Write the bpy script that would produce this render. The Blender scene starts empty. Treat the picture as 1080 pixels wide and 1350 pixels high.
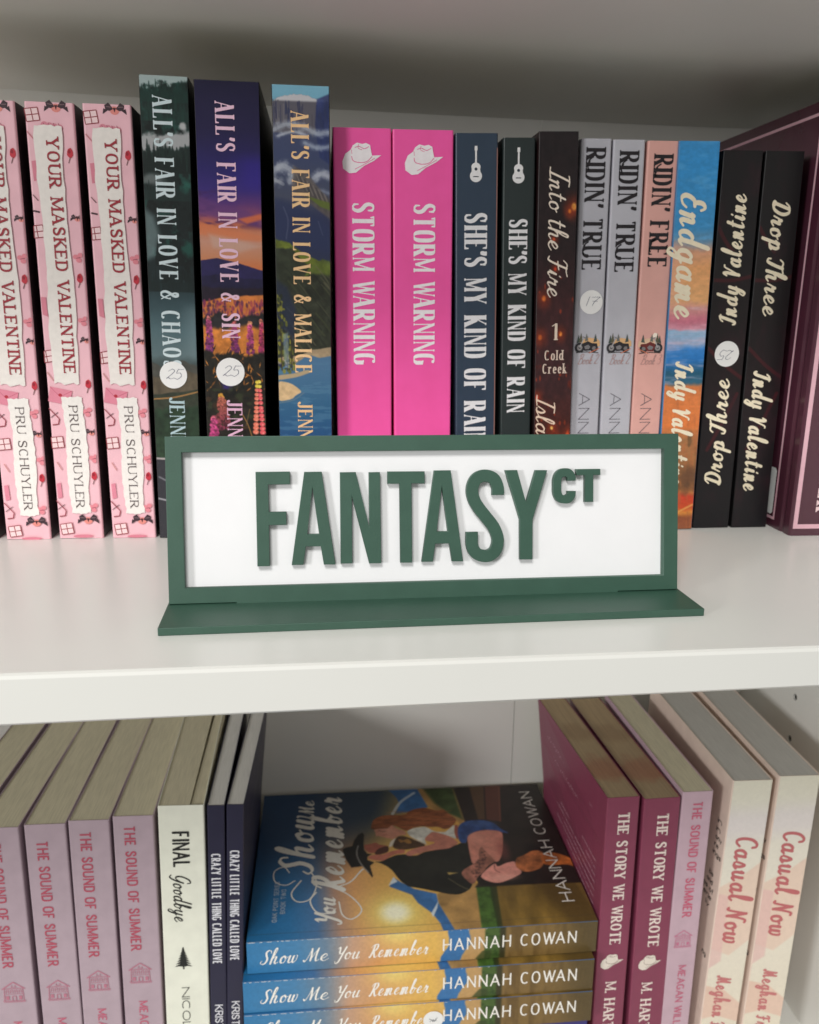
import bpy, bmesh, math, random
import numpy as np
from mathutils import Matrix, Vector
from mathutils.geometry import tessellate_polygon

scn = bpy.context.scene
COL = scn.collection
rnd = random.Random(7)

# ------------------------------------------------------------------ camera
cd = bpy.data.cameras.new('camera')
cam = bpy.data.objects.new('camera', cd)
COL.objects.link(cam)
PITCH, YAW, ROLL = math.radians(13.97), math.radians(5.856), math.radians(.748)
fw = Vector((math.sin(YAW) * math.cos(PITCH), math.cos(YAW) * math.cos(PITCH), -math.sin(PITCH)))
rt = fw.cross(Vector((0, 0, 1))).normalized()
up = rt.cross(fw)
r2 = math.cos(ROLL) * rt + math.sin(ROLL) * up
u2 = -math.sin(ROLL) * rt + math.cos(ROLL) * up
M = Matrix((r2, u2, -fw)).transposed().to_4x4()
M.translation = Vector((0, 0, .116825))
cam.matrix_world = M
cd.sensor_fit = 'VERTICAL'
cd.sensor_height = 36
cd.lens = 36 * 1093 / 1350
cd.clip_start = .01
cd.clip_end = 50
cd.dof.use_dof = True
cd.dof.focus_distance = .335
cd.dof.aperture_fstop = cd.lens / 1.7
scn.camera = cam

# ------------------------------------------------------------------ light
w = bpy.data.worlds.new('World')
scn.world = w
w.use_nodes = True
w.node_tree.nodes['Background'].inputs[0].default_value = (1, .99, .955, 1)
w.node_tree.nodes['Background'].inputs[1].default_value = .32


def area_light(name, loc, target, size, power, color, size_y=None):
    ld = bpy.data.lights.new(name, 'AREA')
    ld.energy = power
    ld.color = color
    ld.size = size
    if size_y:
        ld.shape = 'RECTANGLE'
        ld.size_y = size_y
    o = bpy.data.objects.new(name, ld)
    COL.objects.link(o)
    o.location = loc
    o.rotation_euler = (Vector(target) - Vector(loc)).to_track_quat('-Z', 'Y').to_euler()
    return o


area_light('window_light', (-1.50, -.97, .36), (.03, .40, .0), .34, 18, (1, .985, .97))
area_light('ceiling_light', (-.45, -1.05, 1.50), (.05, .35, 0), .60, 27, (1, .985, .95), .50)

scn.view_settings.view_transform = 'Standard'
scn.view_settings.look = 'None'
scn.view_settings.exposure = .03
scn.view_settings.gamma = 1
scn.view_settings.use_curve_mapping = False
scn.cycles.max_bounces = 8
scn.cycles.diffuse_bounces = 5

MM = .001


# ------------------------------------------------------------------ materials
def lin(c):
    out = []
    for v in c[:3]:
        v = v / 255.
        out.append(v / 12.92 if v <= .04045 else ((v + .055) / 1.055) ** 2.4)
    return out


_m = {}


def pmat(name, rgb, rough=.45, spec=.5, vary=.06, scale=60, bump=0., stretch=None, coat=0., rvary=0., metal=0.):
    key = (name, tuple(rgb))
    if key in _m:
        return _m[key]
    m = bpy.data.materials.new(name)
    m.use_nodes = True
    nt = m.node_tree
    b = nt.nodes['Principled BSDF']
    c = lin(rgb)
    b.inputs['Roughness'].default_value = rough
    b.inputs['Specular IOR Level'].default_value = spec
    b.inputs['Metallic'].default_value = metal
    b.inputs['Coat Weight'].default_value = coat
    b.inputs['Coat Roughness'].default_value = .2
    tc = nt.nodes.new('ShaderNodeTexCoord')
    mp = nt.nodes.new('ShaderNodeMapping')
    nt.links.new(tc.outputs['Object'], mp.inputs['Vector'])
    if stretch:
        mp.inputs['Scale'].default_value = stretch
    nz = nt.nodes.new('ShaderNodeTexNoise')
    nz.inputs['Scale'].default_value = scale
    nz.inputs['Detail'].default_value = 6
    nt.links.new(mp.outputs[0], nz.inputs['Vector'])
    rp = nt.nodes.new('ShaderNodeValToRGB')
    rp.color_ramp.elements[0].position = .3
    rp.color_ramp.elements[1].position = .7
    rp.color_ramp.elements[0].color = (*[v * (1 - vary) for v in c], 1)
    rp.color_ramp.elements[1].color = (*[min(1, v * (1 + vary)) for v in c], 1)
    nt.links.new(nz.outputs[0], rp.inputs[0])
    nt.links.new(rp.outputs[0], b.inputs['Base Color'])
    if rvary:
        mr = nt.nodes.new('ShaderNodeMapRange')
        mr.inputs[3].default_value = rough - rvary
        mr.inputs[4].default_value = rough + rvary
        nt.links.new(nz.outputs[0], mr.inputs[0])
        nt.links.new(mr.outputs[0], b.inputs['Roughness'])
    if bump:
        n2 = nt.nodes.new('ShaderNodeTexNoise')
        n2.inputs['Scale'].default_value = scale * 12
        nt.links.new(mp.outputs[0], n2.inputs['Vector'])
        bp = nt.nodes.new('ShaderNodeBump')
        bp.inputs['Strength'].default_value = bump
        bp.inputs['Distance'].default_value = .0004
        nt.links.new(n2.outputs[0], bp.inputs['Height'])
        nt.links.new(bp.outputs[0], b.inputs['Normal'])
    _m[key] = m
    return m


def ink(rgb):
    return pmat('printed_ink', rgb, .42, .4, .04, 400)


def card(rgb, rough=.4):
    return pmat('printed_cover', rgb, rough, .45, .05, 90, rvary=.04)


def artmat():
    if 'art' in _m:
        return _m['art']
    m = bpy.data.materials.new('printed_artwork')
    m.use_nodes = True
    nt = m.node_tree
    b = nt.nodes['Principled BSDF']
    b.inputs['Roughness'].default_value = .4
    b.inputs['Specular IOR Level'].default_value = .4
    a = nt.nodes.new('ShaderNodeAttribute')
    a.attribute_name = 'Col'
    nz = nt.nodes.new('ShaderNodeTexNoise')
    nz.inputs['Scale'].default_value = 900
    mr = nt.nodes.new('ShaderNodeMapRange')
    mr.inputs[3].default_value = .96
    mr.inputs[4].default_value = 1.04
    tc = nt.nodes.new('ShaderNodeTexCoord')
    nt.links.new(tc.outputs['Object'], nz.inputs['Vector'])
    nt.links.new(nz.outputs[0], mr.inputs[0])
    mx = nt.nodes.new('ShaderNodeVectorMath')
    mx.operation = 'MULTIPLY'
    nt.links.new(a.outputs['Color'], mx.inputs[0])
    nt.links.new(mr.outputs[0], mx.inputs[1])
    nt.links.new(mx.outputs[0], b.inputs['Base Color'])
    _m['art'] = m
    return m


WHITE_LAM = pmat('white_laminate', (226, 226, 221), .3, .45, .012, 14, bump=.03, rvary=.05)
BACK_LAM = pmat('white_back_panel', (230, 229, 224), .5, .4, .015, 20)
PAGE_CREAM = pmat('cream_paper_edges', (210, 202, 176), .85, .2, .13, 60, stretch=(45, 1.2, 1.2))
PAGE_WHITE = pmat('white_paper_edges', (218, 216, 212), .85, .2, .09, 60, stretch=(45, 1.2, 1.2))
PAGE_GREY = pmat('grey_paper_edges', (202, 199, 194), .85, .2, .09, 60, stretch=(45, 1.2, 1.2))
STICKER = pmat('sticker_paper', (238, 238, 236), .6, .3, .02, 200)


# ------------------------------------------------------------------ objects
def empty(name, loc=(0, 0, 0), label=None, cat=None, group=None):
    o = bpy.data.objects.new(name, None)
    COL.objects.link(o)
    o.location = loc
    o.empty_display_size = .01
    if label:
        o['label'] = label
        o['category'] = cat
    if group:
        o['group'] = group
    return o


def link(name, me, mats, parent=None):
    o = bpy.data.objects.new(name, me)
    COL.objects.link(o)
    for m in (mats if isinstance(mats, (list, tuple)) else [mats]):
        me.materials.append(m)
    if parent:
        o.parent = parent
    return o


def mesh_from(verts, faces, smooth=False, name='mesh'):
    me = bpy.data.meshes.new(name)
    me.from_pydata([tuple(v) for v in verts], [], faces)
    if smooth:
        me.polygons.foreach_set('use_smooth', [True] * len(me.polygons))
    me.update()
    return me


def prism(profile, z0, z1, bevel=0):
    """profile: counter-clockwise xy list, extruded along z"""
    bm = bmesh.new()
    a = [bm.verts.new((x, y, z0)) for x, y in profile]
    b = [bm.verts.new((x, y, z1)) for x, y in profile]
    n = len(a)
    bm.faces.new(list(reversed(a)))
    bm.faces.new(b)
    for i in range(n):
        j = (i + 1) % n
        bm.faces.new((a[i], a[j], b[j], b[i]))
    if bevel:
        bmesh.ops.bevel(bm, geom=list(bm.edges), offset=bevel, segments=2, affect='EDGES', profile=.5)
    bmesh.ops.recalc_face_normals(bm, faces=bm.faces)
    me = bpy.data.meshes.new('prism')
    bm.to_mesh(me)
    bm.free()
    return me


def box(x0, x1, y0, y1, z0, z1, bevel=0):
    return prism([(x0, y0), (x1, y0), (x1, y1), (x0, y1)], z0, z1, bevel)


def disc(r, n=40):
    return [(r * math.cos(2 * math.pi * i / n), r * math.sin(2 * math.pi * i / n)) for i in range(n)]


# ------------------------------------------------------------------ lettering engine (stroke fonts)
def cr(pts, n=7):
    """Catmull-Rom through the points"""
    p = [np.array(q, float) for q in pts]
    if len(p) == 2:
        return [p[0] + (p[1] - p[0]) * t for t in np.linspace(0, 1, 4)]
    p = [2 * p[0] - p[1]] + p + [2 * p[-1] - p[-2]]
    out = []
    for i in range(1, len(p) - 2):
        for k in range(n):
            t = k / n
            a, b, c, d = p[i - 1:i + 3]
            out.append(.5 * (2 * b + (c - a) * t + (2 * a - 5 * b + 4 * c - d) * t * t + (3 * b - a - 3 * c + d) * t ** 3))
    out.append(p[-2])
    return out


def ell(cx, cy, rx, ry, a0, a1, pw=2.3, n=26):
    out = []
    for k in range(n + 1):
        a = math.radians(a0 + (a1 - a0) * k / n)
        c, s = math.cos(a), math.sin(a)
        out.append((cx + rx * math.copysign(abs(c) ** (2 / pw), c), cy + ry * math.copysign(abs(s) ** (2 / pw), s)))
    return out


# K thick straight, T thin straight, H bar; * marks a serif; E arc; C curve; S heavy-middle curve
CAPS = {
 'A': (.66, 'T 0,0* .33,1', 'K .33,1 .66,0*', 'H .11,.33 .55,.33'),
 'B': (.53, 'K 0,0* 0,1*', 'H 0,1 .24,1', 'E .24,.765,.25,.235,90,-90', 'H 0,.53 .26,.53', 'E .25,.265,.28,.265,90,-90', 'H 0,0 .26,0'),
 'C': (.55, 'E .29,.5,.29,.5,48,312'),
 'D': (.56, 'K 0,0* 0,1*', 'H 0,1 .24,1', 'H 0,0 .24,0', 'E .24,.5,.32,.5,90,-90'),
 'E': (.46, 'K 0,0* 0,1*', 'H 0,1 .45,1!', 'H 0,.52 .37,.52', 'H 0,0 .47,0!'),
 'F': (.44, 'K 0,0* 0,1*', 'H 0,1 .45,1!', 'H 0,.5 .36,.5'),
 'G': (.58, 'E .29,.5,.29,.5,48,318', 'K .56,.45 .56,.06', 'H .36,.45 .56,.45'),
 'H': (.58, 'K 0,0* 0,1*', 'K .58,0* .58,1*', 'H 0,.52 .58,.52'),
 'I': (.0, 'K 0,0* 0,1*'),
 'J': (.32, 'K .3,1* .3,.22', 'E .13,.22,.17,.22,0,-160'),
 'K': (.57, 'K 0,0* 0,1*', 'T .52,1* .02,.42', 'K .17,.57 .58,0*'),
 'L': (.44, 'K 0,0* 0,1*', 'H 0,0 .46,0!'),
 'M': (.78, 'T 0,0* 0,1*', 'K 0,1 .39,.06', 'T .39,.06 .78,1', 'K .78,1* .78,0*'),
 'N': (.6, 'T 0,0* 0,1*', 'K 0,1 .6,0', 'T .6,0 .6,1*'),
 'O': (.6, 'E .3,.5,.3,.5,0,360'),
 'P': (.5, 'K 0,0* 0,1*', 'H 0,1 .22,1', 'E .21,.735,.29,.265,90,-90', 'H 0,.47 .22,.47'),
 'R': (.55, 'K 0,0* 0,1*', 'H 0,1 .22,1', 'E .21,.745,.28,.255,90,-90', 'H 0,.49 .22,.49', 'K .22,.49 .55,0*'),
 'S': (.5, 'S .46,.76 .42,.92 .25,1 .08,.92 .02,.76 .1,.61 .25,.52 .41,.41 .49,.25 .42,.08 .25,0 .07,.08 .02,.24'),
 'T': (.56, 'K .28,0* .28,1', 'H 0,1! .56,1!'),
 'U': (.58, 'K 0,1* 0,.28', 'E .29,.29,.29,.29,180,360', 'T .58,.28 .58,1*'),
 'V': (.62, 'K 0,1* .31,0', 'T .31,0 .62,1*'),
 'W': (.9, 'K 0,1* .24,0', 'T .24,0 .45,1', 'K .45,1 .67,0', 'T .67,0 .9,1*'),
 'Y': (.6, 'K 0,1* .3,.45', 'T .6,1* .3,.45', 'K .3,.45 .3,0*'),
 'Z': (.5, 'H 0,1 .5,1', 'K .5,1 0,0', 'H 0,0 .5,0!'),
 '&': (.66, 'S .66,.0 .44,.28 .2,.66 .16,.86 .28,1 .41,.88 .36,.7 .14,.5 .01,.27 .08,.07 .26,0 .45,.12 .57,.34 .62,.52', 'H .5,.52 .7,.52'),
 "'": (.03, 'C .05,1.0 .05,.92 .0,.78'),
 '.': (.02, 'K 0,.0 .0,.1'),
 '1': (.16, 'K .12,0* .12,1', 'T .12,1 -.04,.84'),
 ' ': (.2,),
 'c': (.36, 'E .21,.33,.21,.33,50,310'), 'o': (.42, 'E .21,.33,.21,.33,0,360'),
 'l': (.0, 'K 0,0* 0,1*'), 'd': (.42, 'E .2,.33,.2,.33,0,360', 'K .42,0* .42,1*'),
 'r': (.3, 'K 0,0* 0,.66*', 'C 0,.42 .1,.6 .22,.66 .3,.58'),
 'e': (.38, 'E .2,.33,.2,.33,0,320', 'H .02,.36 .4,.36'),
 'k': (.4, 'K 0,0* 0,1*', 'T .36,.64 .02,.28', 'K .12,.38 .4,0*'),
 'b': (.42, 'K 0,0* 0,1*', 'E .22,.33,.2,.33,0,360'), 'n': (.38, 'K 0,0* 0,.66', 'C 0,.45 .12,.64 .26,.64 .37,.48', 'K .38,.5 .38,0*'),
 'm': (.62, 'K 0,0 0,.66', 'C 0,.45 .1,.64 .22,.64 .3,.48', 'K .31,.5 .31,0', 'C .31,.45 .41,.64 .53,.64 .61,.48', 'K .62,.5 .62,0'),
 'y': (.4, 'T 0,.66 .2,.04', 'T .4,.66 .2,.04 .1,-.3'), 'i': (.0, 'K 0,0 0,.66', 'K 0,.82 0,.94'),
 'g': (.42, 'E .2,.33,.2,.33,0,360', 'K .42,.66 .42,-.1', 'C .42,-.1 .3,-.3 .06,-.26'),
 'f': (.24, 'K .1,0 .1,.8', 'C .1,.8 .14,.98 .3,.96', 'H 0,.62 .26,.62'),
 's': (.34, 'S .32,.52 .18,.66 .03,.52 .18,.34 .33,.16 .17,0 .02,.14'), 'a': (.4, 'E .2,.3,.2,.3,0,360', 'K .4,0 .4,.62'),
}
SCR = {
 'a': (.43, 'C .34,.36 .2,.45 .06,.3 .06,.1 .16,0 .28,.1 .35,.42', 'C .35,.44 .32,.12 .38,0 .48,.1'),
 'b': (.4, 'C 0,.1 .16,.6 .2,.92 .12,.98 .08,.75 .07,.15 .17,0 .31,.12 .3,.35 .18,.4 .1,.28', 'C .3,.34 .36,.3 .44,.36'),
 'c': (.34, 'C .3,.36 .2,.45 .06,.3 .06,.1 .17,0 .3,.04 .38,.12'),
 'd': (.46, 'C .34,.36 .2,.45 .06,.3 .06,.1 .16,0 .28,.1 .36,.4', 'C .42,1 .36,.5 .34,.1 .4,0 .5,.1'),
 'e': (.35, 'C .0,.12 .2,.22 .29,.36 .19,.46 .06,.3 .06,.1 .18,0 .3,.04 .4,.14'),
 'f': (.26, 'C 0,.1 .2,.5 .3,.92 .22,1 .14,.7 .1,-.25 .02,-.33', 'C .04,.42 .16,.44 .28,.42'),
 'g': (.42, 'C .34,.36 .2,.45 .06,.3 .06,.1 .16,0 .28,.1 .35,.42', 'C .36,.44 .3,-.1 .2,-.36 .06,-.3 .12,-.14 .3,.0 .46,.1'),
 'h': (.43, 'C 0,.1 .16,.6 .22,.94 .14,.98 .08,.7 .04,0', 'C .05,.22 .18,.44 .28,.42 .26,.1 .34,0 .46,.1'),
 'i': (.2, 'C 0,.1 .1,.44 .08,.1 .14,0 .24,.1', 'C .15,.6 .17,.66'),
 'k': (.36, 'C 0,.1 .16,.6 .22,.94 .14,.98 .08,.7 .04,0', 'C .06,.2 .2,.44 .28,.38 .1,.24', 'C .12,.22 .24,.02 .38,.1'),
 'l': (.22, 'C 0,.1 .16,.6 .2,.94 .13,.98 .07,.7 .06,.12 .14,0 .26,.1'),
 'm': (.57, 'C 0,.38 .06,.44 .08,.3 .04,0', 'C .05,.22 .16,.44 .24,.4 .2,0', 'C .22,.22 .34,.44 .42,.4 .4,.1 .48,0 .6,.1'),
 'n': (.41, 'C 0,.38 .06,.44 .08,.3 .04,0', 'C .05,.22 .18,.44 .27,.4 .25,.1 .32,0 .44,.1'),
 'o': (.36, 'C .2,.45 .06,.34 .06,.1 .16,0 .3,.1 .3,.34 .2,.45', 'C .24,.42 .3,.32 .42,.38'),
 'p': (.37, 'C 0,.3 .1,.46 .08,.2 .02,-.35', 'C .08,.25 .22,.46 .33,.32 .28,.06 .16,0 .08,.08', 'C .26,.04 .34,.02 .4,.1'),
 'r': (.35, 'C 0,.1 .1,.48 .14,.36 .26,.4 .22,.1 .28,0 .4,.1'),
 's': (.3, 'C 0,.1 .14,.46 .24,.26 .2,.02 .06,.02', 'C .16,.0 .24,.02 .34,.1'),
 't': (.26, 'C .15,.8 .08,.3 .1,.04 .18,0 .3,.1', 'C .0,.55 .14,.57 .28,.57'),
 'u': (.41, 'C 0,.36 .06,.44 .04,.12 .12,0 .24,.1 .3,.44', 'C .31,.44 .28,.1 .34,0 .45,.1'),
 'v': (.34, 'C 0,.36 .08,.44 .12,.02 .18,.02 .32,.38 .28,.46'),
 'w': (.5, 'C 0,.36 .06,.44 .04,.1 .12,0 .24,.12 .28,.42', 'C .28,.42 .26,.12 .34,0 .46,.14 .48,.42 .42,.46'),
 'y': (.42, 'C 0,.36 .06,.44 .04,.14 .12,.02 .26,.14 .32,.44', 'C .33,.44 .28,-.1 .18,-.35 .04,-.3 .1,-.12 .26,.0 .42,.1'),
 'S': (.46, 'C .5,.78 .44,.96 .28,1 .16,.84 .24,.6 .34,.36 .28,.08 .1,0 -.04,.12 .02,.26'),
 'M': (.72, 'C -.04,.1 .04,0 .14,.3 .24,.96', 'C .24,.98 .3,.5 .32,.06', 'C .32,.06 .44,.6 .58,.98', 'C .58,.98 .56,.4 .62,.02 .76,.1'),
 'Y': (.5, 'C .0,.84 .1,.98 .16,.8 .2,.5 .32,.46 .44,.66 .54,.98', 'C .54,.98 .42,.4 .28,-.2 .1,-.3 .04,-.13'),
 'R': (.58, 'C .2,.98 .16,.5 .06,.02 -.06,.06', 'C -.04,.74 .1,.98 .4,1 .48,.78 .36,.54 .2,.5', 'C .24,.5 .36,.2 .5,-.02 .66,.1'),
 'E': (.46, 'C .46,.84 .34,1 .18,.9 .2,.62 .36,.56', 'C .34,.56 .1,.5 .0,.2 .12,0 .34,.04 .46,.2'),
 'I': (.32, 'C -.02,.8 .14,.98 .42,.96', 'C .28,.98 .22,.5 .14,.06 .0,.0 -.08,.14'),
 '|': (.26, 'C .24,.98 .16,.5 .1,.02', 'C .04,.97 .24,1 .46,.97', 'C -.1,.02 .1,.0 .32,.03'),
 'J': (.32, 'C .04,.7 .0,.9 .18,1 .36,.9 .3,.5 .2,.06 .06,.0 -.06,.14'),
 'V': (.5, 'C -.04,.8 .06,1 .16,.8 .18,.3 .2,.02', 'C .2,.02 .36,.5 .5,.94 .64,.98'),
 'D': (.57, 'C .2,.94 .14,.5 .08,.06', 'C -.06,.78 .1,1 .4,.98 .56,.6 .44,.14 .16,0 -.02,.06 .04,.16 .2,.06'),
 'T': (.42, 'C -.08,.78 .04,.96 .3,.92 .58,1', 'C .34,.94 .26,.4 .16,.02 .0,.02 -.04,.18'),
 'C': (.44, 'C .5,.8 .44,.98 .26,1 .06,.76 .02,.34 .12,.04 .28,0 .46,.16'),
 'N': (.56, 'C -.08,.06 .04,.04 .12,.5 .18,.98', 'C .18,.98 .3,.5 .4,.02', 'C .4,.02 .46,.6 .56,.96 .7,.94'),
 'F': (.42, 'C -.04,.8 .1,.98 .36,.94 .58,1', 'C .26,.96 .2,.5 .1,.02 -.06,.06', 'C .06,.5 .24,.52 .4,.56'),
 'B': (.48, 'C .18,.98 .12,.5 .04,.0', 'C -.04,.8 .16,1 .42,.98 .4,.68 .18,.54', 'C .18,.54 .46,.48 .46,.1 .2,0 -.04,.08'),
 'G': (.5, 'C .46,.82 .36,1 .14,.9 .02,.5 .1,.2 .26,.16 .42,.4 .48,.56', 'C .48,.58 .4,.1 .24,-.2 .04,-.12'),
 '2': (.42, 'C .02,.78 .2,1 .36,.8 .2,.4 0,.05 .1,.14 .24,.02 .44,.12'), '3': (.36, 'C .02,.9 .24,1 .3,.78 .14,.54', 'C .14,.54 .36,.44 .3,.08 .0,.06'),
 '5': (.38, 'C .1,1 .06,.6 .26,.62 .36,.3 .2,0 0,.1', 'C .1,1 .24,.98 .42,1'), '1': (.2, 'C .1,1 .08,.5 .06,0'),
 '7': (.4, 'C 0,.94 .2,.97 .42,.96', 'C .42,.96 .22,.5 .14,0', 'C .08,.5 .34,.5'),
 ' ': (.26,),
}
# xs: extra width, K / T thick and thin stroke, sf serif length, sl slant, sp tracking
STY = {
 'cond':   dict(t=CAPS, K=.155, T=.125, sf=0, sl=0, sp=.075, nar=.85),
 'condl':  dict(t=CAPS, K=.175, T=.135, sf=0, sl=0, sp=.10),
 'thin':   dict(t=CAPS, K=.075, T=.07, sf=0, sl=0, sp=.20),
 'wide':   dict(t=CAPS, K=.11, T=.10, sf=0, sl=0, sp=.20),
 'hair':   dict(t=CAPS, K=.05, T=.045, sf=0, sl=0, sp=.22),
 'type':   dict(t=CAPS, K=.18, T=.1, sf=.11, sl=0, sp=.2),
 'light':  dict(t=CAPS, K=.115, T=.05, sf=.09, sl=0, sp=.22),
 'didone': dict(t=CAPS, K=.165, T=.05, sf=.05, sl=0, sp=.13, nar=.82),
 'west':   dict(t=CAPS, K=.178, T=.048, sf=.034, sl=0, sp=.085, nar=.72),
 'slab':   dict(t=CAPS, K=.19, T=.1, sf=.06, sl=0, sp=.11, nar=.75),
 'deco':   dict(t=CAPS, K=.17, T=.06, sf=.06, sl=0, sp=.12),
 'low':    dict(t=CAPS, K=.13, T=.06, sf=.08, sl=0, sp=.16),
 'sanslow': dict(t=CAPS, K=.15, T=.13, sf=0, sl=0, sp=.12),
 'brush':  dict(t=SCR, K=.2, T=.1, sf=0, sl=.22, sp=-.01, rd=1, lc=1.24),
 'script': dict(t=SCR, K=.125, T=.045, sf=0, sl=.3, sp=.0, rd=1, lc=1.15),
 'title':  dict(t=SCR, K=.2, T=.07, sf=0, sl=.3, sp=.0, rd=1, lc=1.15),
 'pen':    dict(t=SCR, K=.105, T=.06, sf=0, sl=.28, sp=.0, rd=1),
 'fine':   dict(t=SCR, K=.055, T=.04, sf=0, sl=.28, sp=.0, rd=1),
 'monol':  dict(t=SCR, K=.165, T=.125, sf=0, sl=.12, sp=.02, rd=1, lc=1.18),
}
_g = {}
RES = 30


def glyph(style, ch, xs):
    key = (style, ch, round(xs, 3))
    if key in _g:
        return _g[key]
    st = STY[style]
    K, T, sf, rd = st['K'], st['T'], st['sf'], st.get('rd')
    g = st['t'].get(ch) or CAPS[ch]
    tab_script = g is st['t'].get(ch) and st['t'] is SCR
    if ch in 'MNW&':
        K = K * st.get('nar', 1)
    segs, caps = [], []       # segs: ax ay bx by ra rb

    lc = st.get('lc', 1) if tab_script and ch.islower() else 1

    def Q(x, y):
        x, y = x * lc, y * lc
        yy = y if tab_script else T / 2 + y * (1 - T)
        return np.array([x * xs + K / 2, yy])

    def add(pts, wid, butt=True, e0=0, e1=0):
        n = len(pts)
        for i in range(n - 1):
            a, b = np.array(pts[i], float), np.array(pts[i + 1], float)
            if butt and (i == 0 or i == n - 2):
                d = b - a
                d = d / (np.linalg.norm(d) + 1e-9)
                if i == 0:
                    a = a - d * e0
                if i == n - 2:
                    b = b + d * e1
            segs.append((*a, *b, wid[i] / 2, wid[i + 1] / 2))
        for i in range(n):
            if not butt or 0 < i < n - 1:
                caps.append((*pts[i], wid[i] / 2))

    for s in g[1:]:
        kind, toks = s[0], s[2:].split()
        if kind in 'KTH':
            P, marks = [], []
            for t in toks:
                mk = t[-1] if t[-1] in '*!' else ''
                x, y = t.rstrip('*!').split(',')
                P.append((float(x), float(y)))
                marks.append(mk)
            pts = [Q(*p) for p in P]
            wd = {'K': K, 'T': T if sf or K > 2 * T else T, 'H': T}[kind]
            ex = [K if (abs(p[1]) < .01 or abs(p[1] - 1) < .01) and kind != 'H' else 0 for p in P]
            if kind == 'H' and not sf:
                ex = [0, 0]
            add(pts, [wd] * len(pts), True, ex[0], ex[-1])
            if sf:
                for p, mk, q in zip(P, marks, pts):
                    if mk == '*':
                        yy = T * .5 if p[1] < .3 else (1 - T * .5 if p[1] > .9 else p[1] - T * .5 + .02)
                        tt = max(T, .055)
                        segs.append((q[0] - wd / 2 - sf, yy, q[0] + wd / 2 + sf, yy, tt / 2, tt / 2))
                    elif mk == '!':
                        dy = .17 if p[1] < .5 else -.17
                        segs.append((q[0], q[1] - np.sign(dy) * T / 2, q[0] + .02, q[1] + dy, .055, .02))
        else:
            if kind == 'E':
                v = [float(x) for x in toks[0].split(',')]
                raw = ell(*v, pw=2.9 if style in ('cond', 'condl', 'west') else 2.2)
            else:
                raw = cr([tuple(float(a) for a in t.split(',')) for t in toks], 6)
            pts = [Q(*p) for p in raw]
            wid = []
            n = len(pts)
            for i in range(n):
                d = pts[min(i + 1, n - 1)] - pts[max(i - 1, 0)]
                d = d / (np.linalg.norm(d) + 1e-9)
                if tab_script:
                    f = max(0, -(d[1] * .9 + d[0] * .12)) ** .8
                    wv = T + (K - T) * f
                elif kind == 'S':
                    t = i / (n - 1)
                    wv = T * 1.1 + (K - T) * math.sin(math.pi * t) ** 1.2 * (1 if sf else abs(d[1]))
                else:
                    wv = T + (K - T) * abs(d[1]) ** 1.6
                wid.append(wv)
            if kind == 'E' and sf and abs(v[5] - v[4]) < 300 and ch in 'CG':
                wid = [max(a, T + (K - T) * .7 * max(0, 1 - min(i, n - 1 - i) / 4.)) for i, a in enumerate(wid)]
            closed = kind == 'E' and abs(v[5] - v[4]) >= 360
            add(pts, wid, not (tab_script or closed), .0, .0)
            if kind == 'S' and sf and ch in 'SG':
                for q, sgn in ((pts[0], 1), (pts[-1], -1)):
                    segs.append((q[0], q[1] - .05 * sgn, q[0] + .01, q[1] + .2 * sgn, .03, .045))
    A = np.array(segs)
    x0 = min(A[:, 0].min(), A[:, 2].min()) - .14
    x1 = max(A[:, 0].max(), A[:, 2].max()) + .14
    lowd = tab_script or ch in 'ygpf'
    y0, y1 = (-.62, 1.34) if lowd else (-.02, 1.02)
    nx, ny = int((x1 - x0) * RES) + 2, int((y1 - y0) * RES) + 2
    gx = x0 + np.arange(nx) / RES
    gy = y0 + np.arange(ny) / RES
    PX, PY = np.meshgrid(gx, gy)
    F = np.full(PX.shape, -9.)
    for ax, ay, bx, by, ra, rb in segs:
        dx, dy = bx - ax, by - ay
        L = math.hypot(dx, dy)
        if L < 1e-6:
            continue
        t = ((PX - ax) * dx + (PY - ay) * dy) / L
        pd = np.abs((PX - ax) * dy - (PY - ay) * dx) / L
        tc = np.clip(t / L, 0, 1)
        F = np.maximum(F, np.minimum(ra + (rb - ra) * tc - pd, np.minimum(t, L - t) + (1e-4)))
    for cx, cy, r in caps:
        F = np.maximum(F, r - np.hypot(PX - cx, PY - cy))
    if not lowd:
        F = np.minimum(F, np.minimum(PY, 1 - PY) + 1e-4)
    F[np.abs(F) < 1e-5] = 1e-5
    V, Fc = march(F, x0, y0, 1 / RES)
    adv = g[0] * xs * lc + K
    _g[key] = (V, Fc, adv)
    return _g[key]


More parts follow.
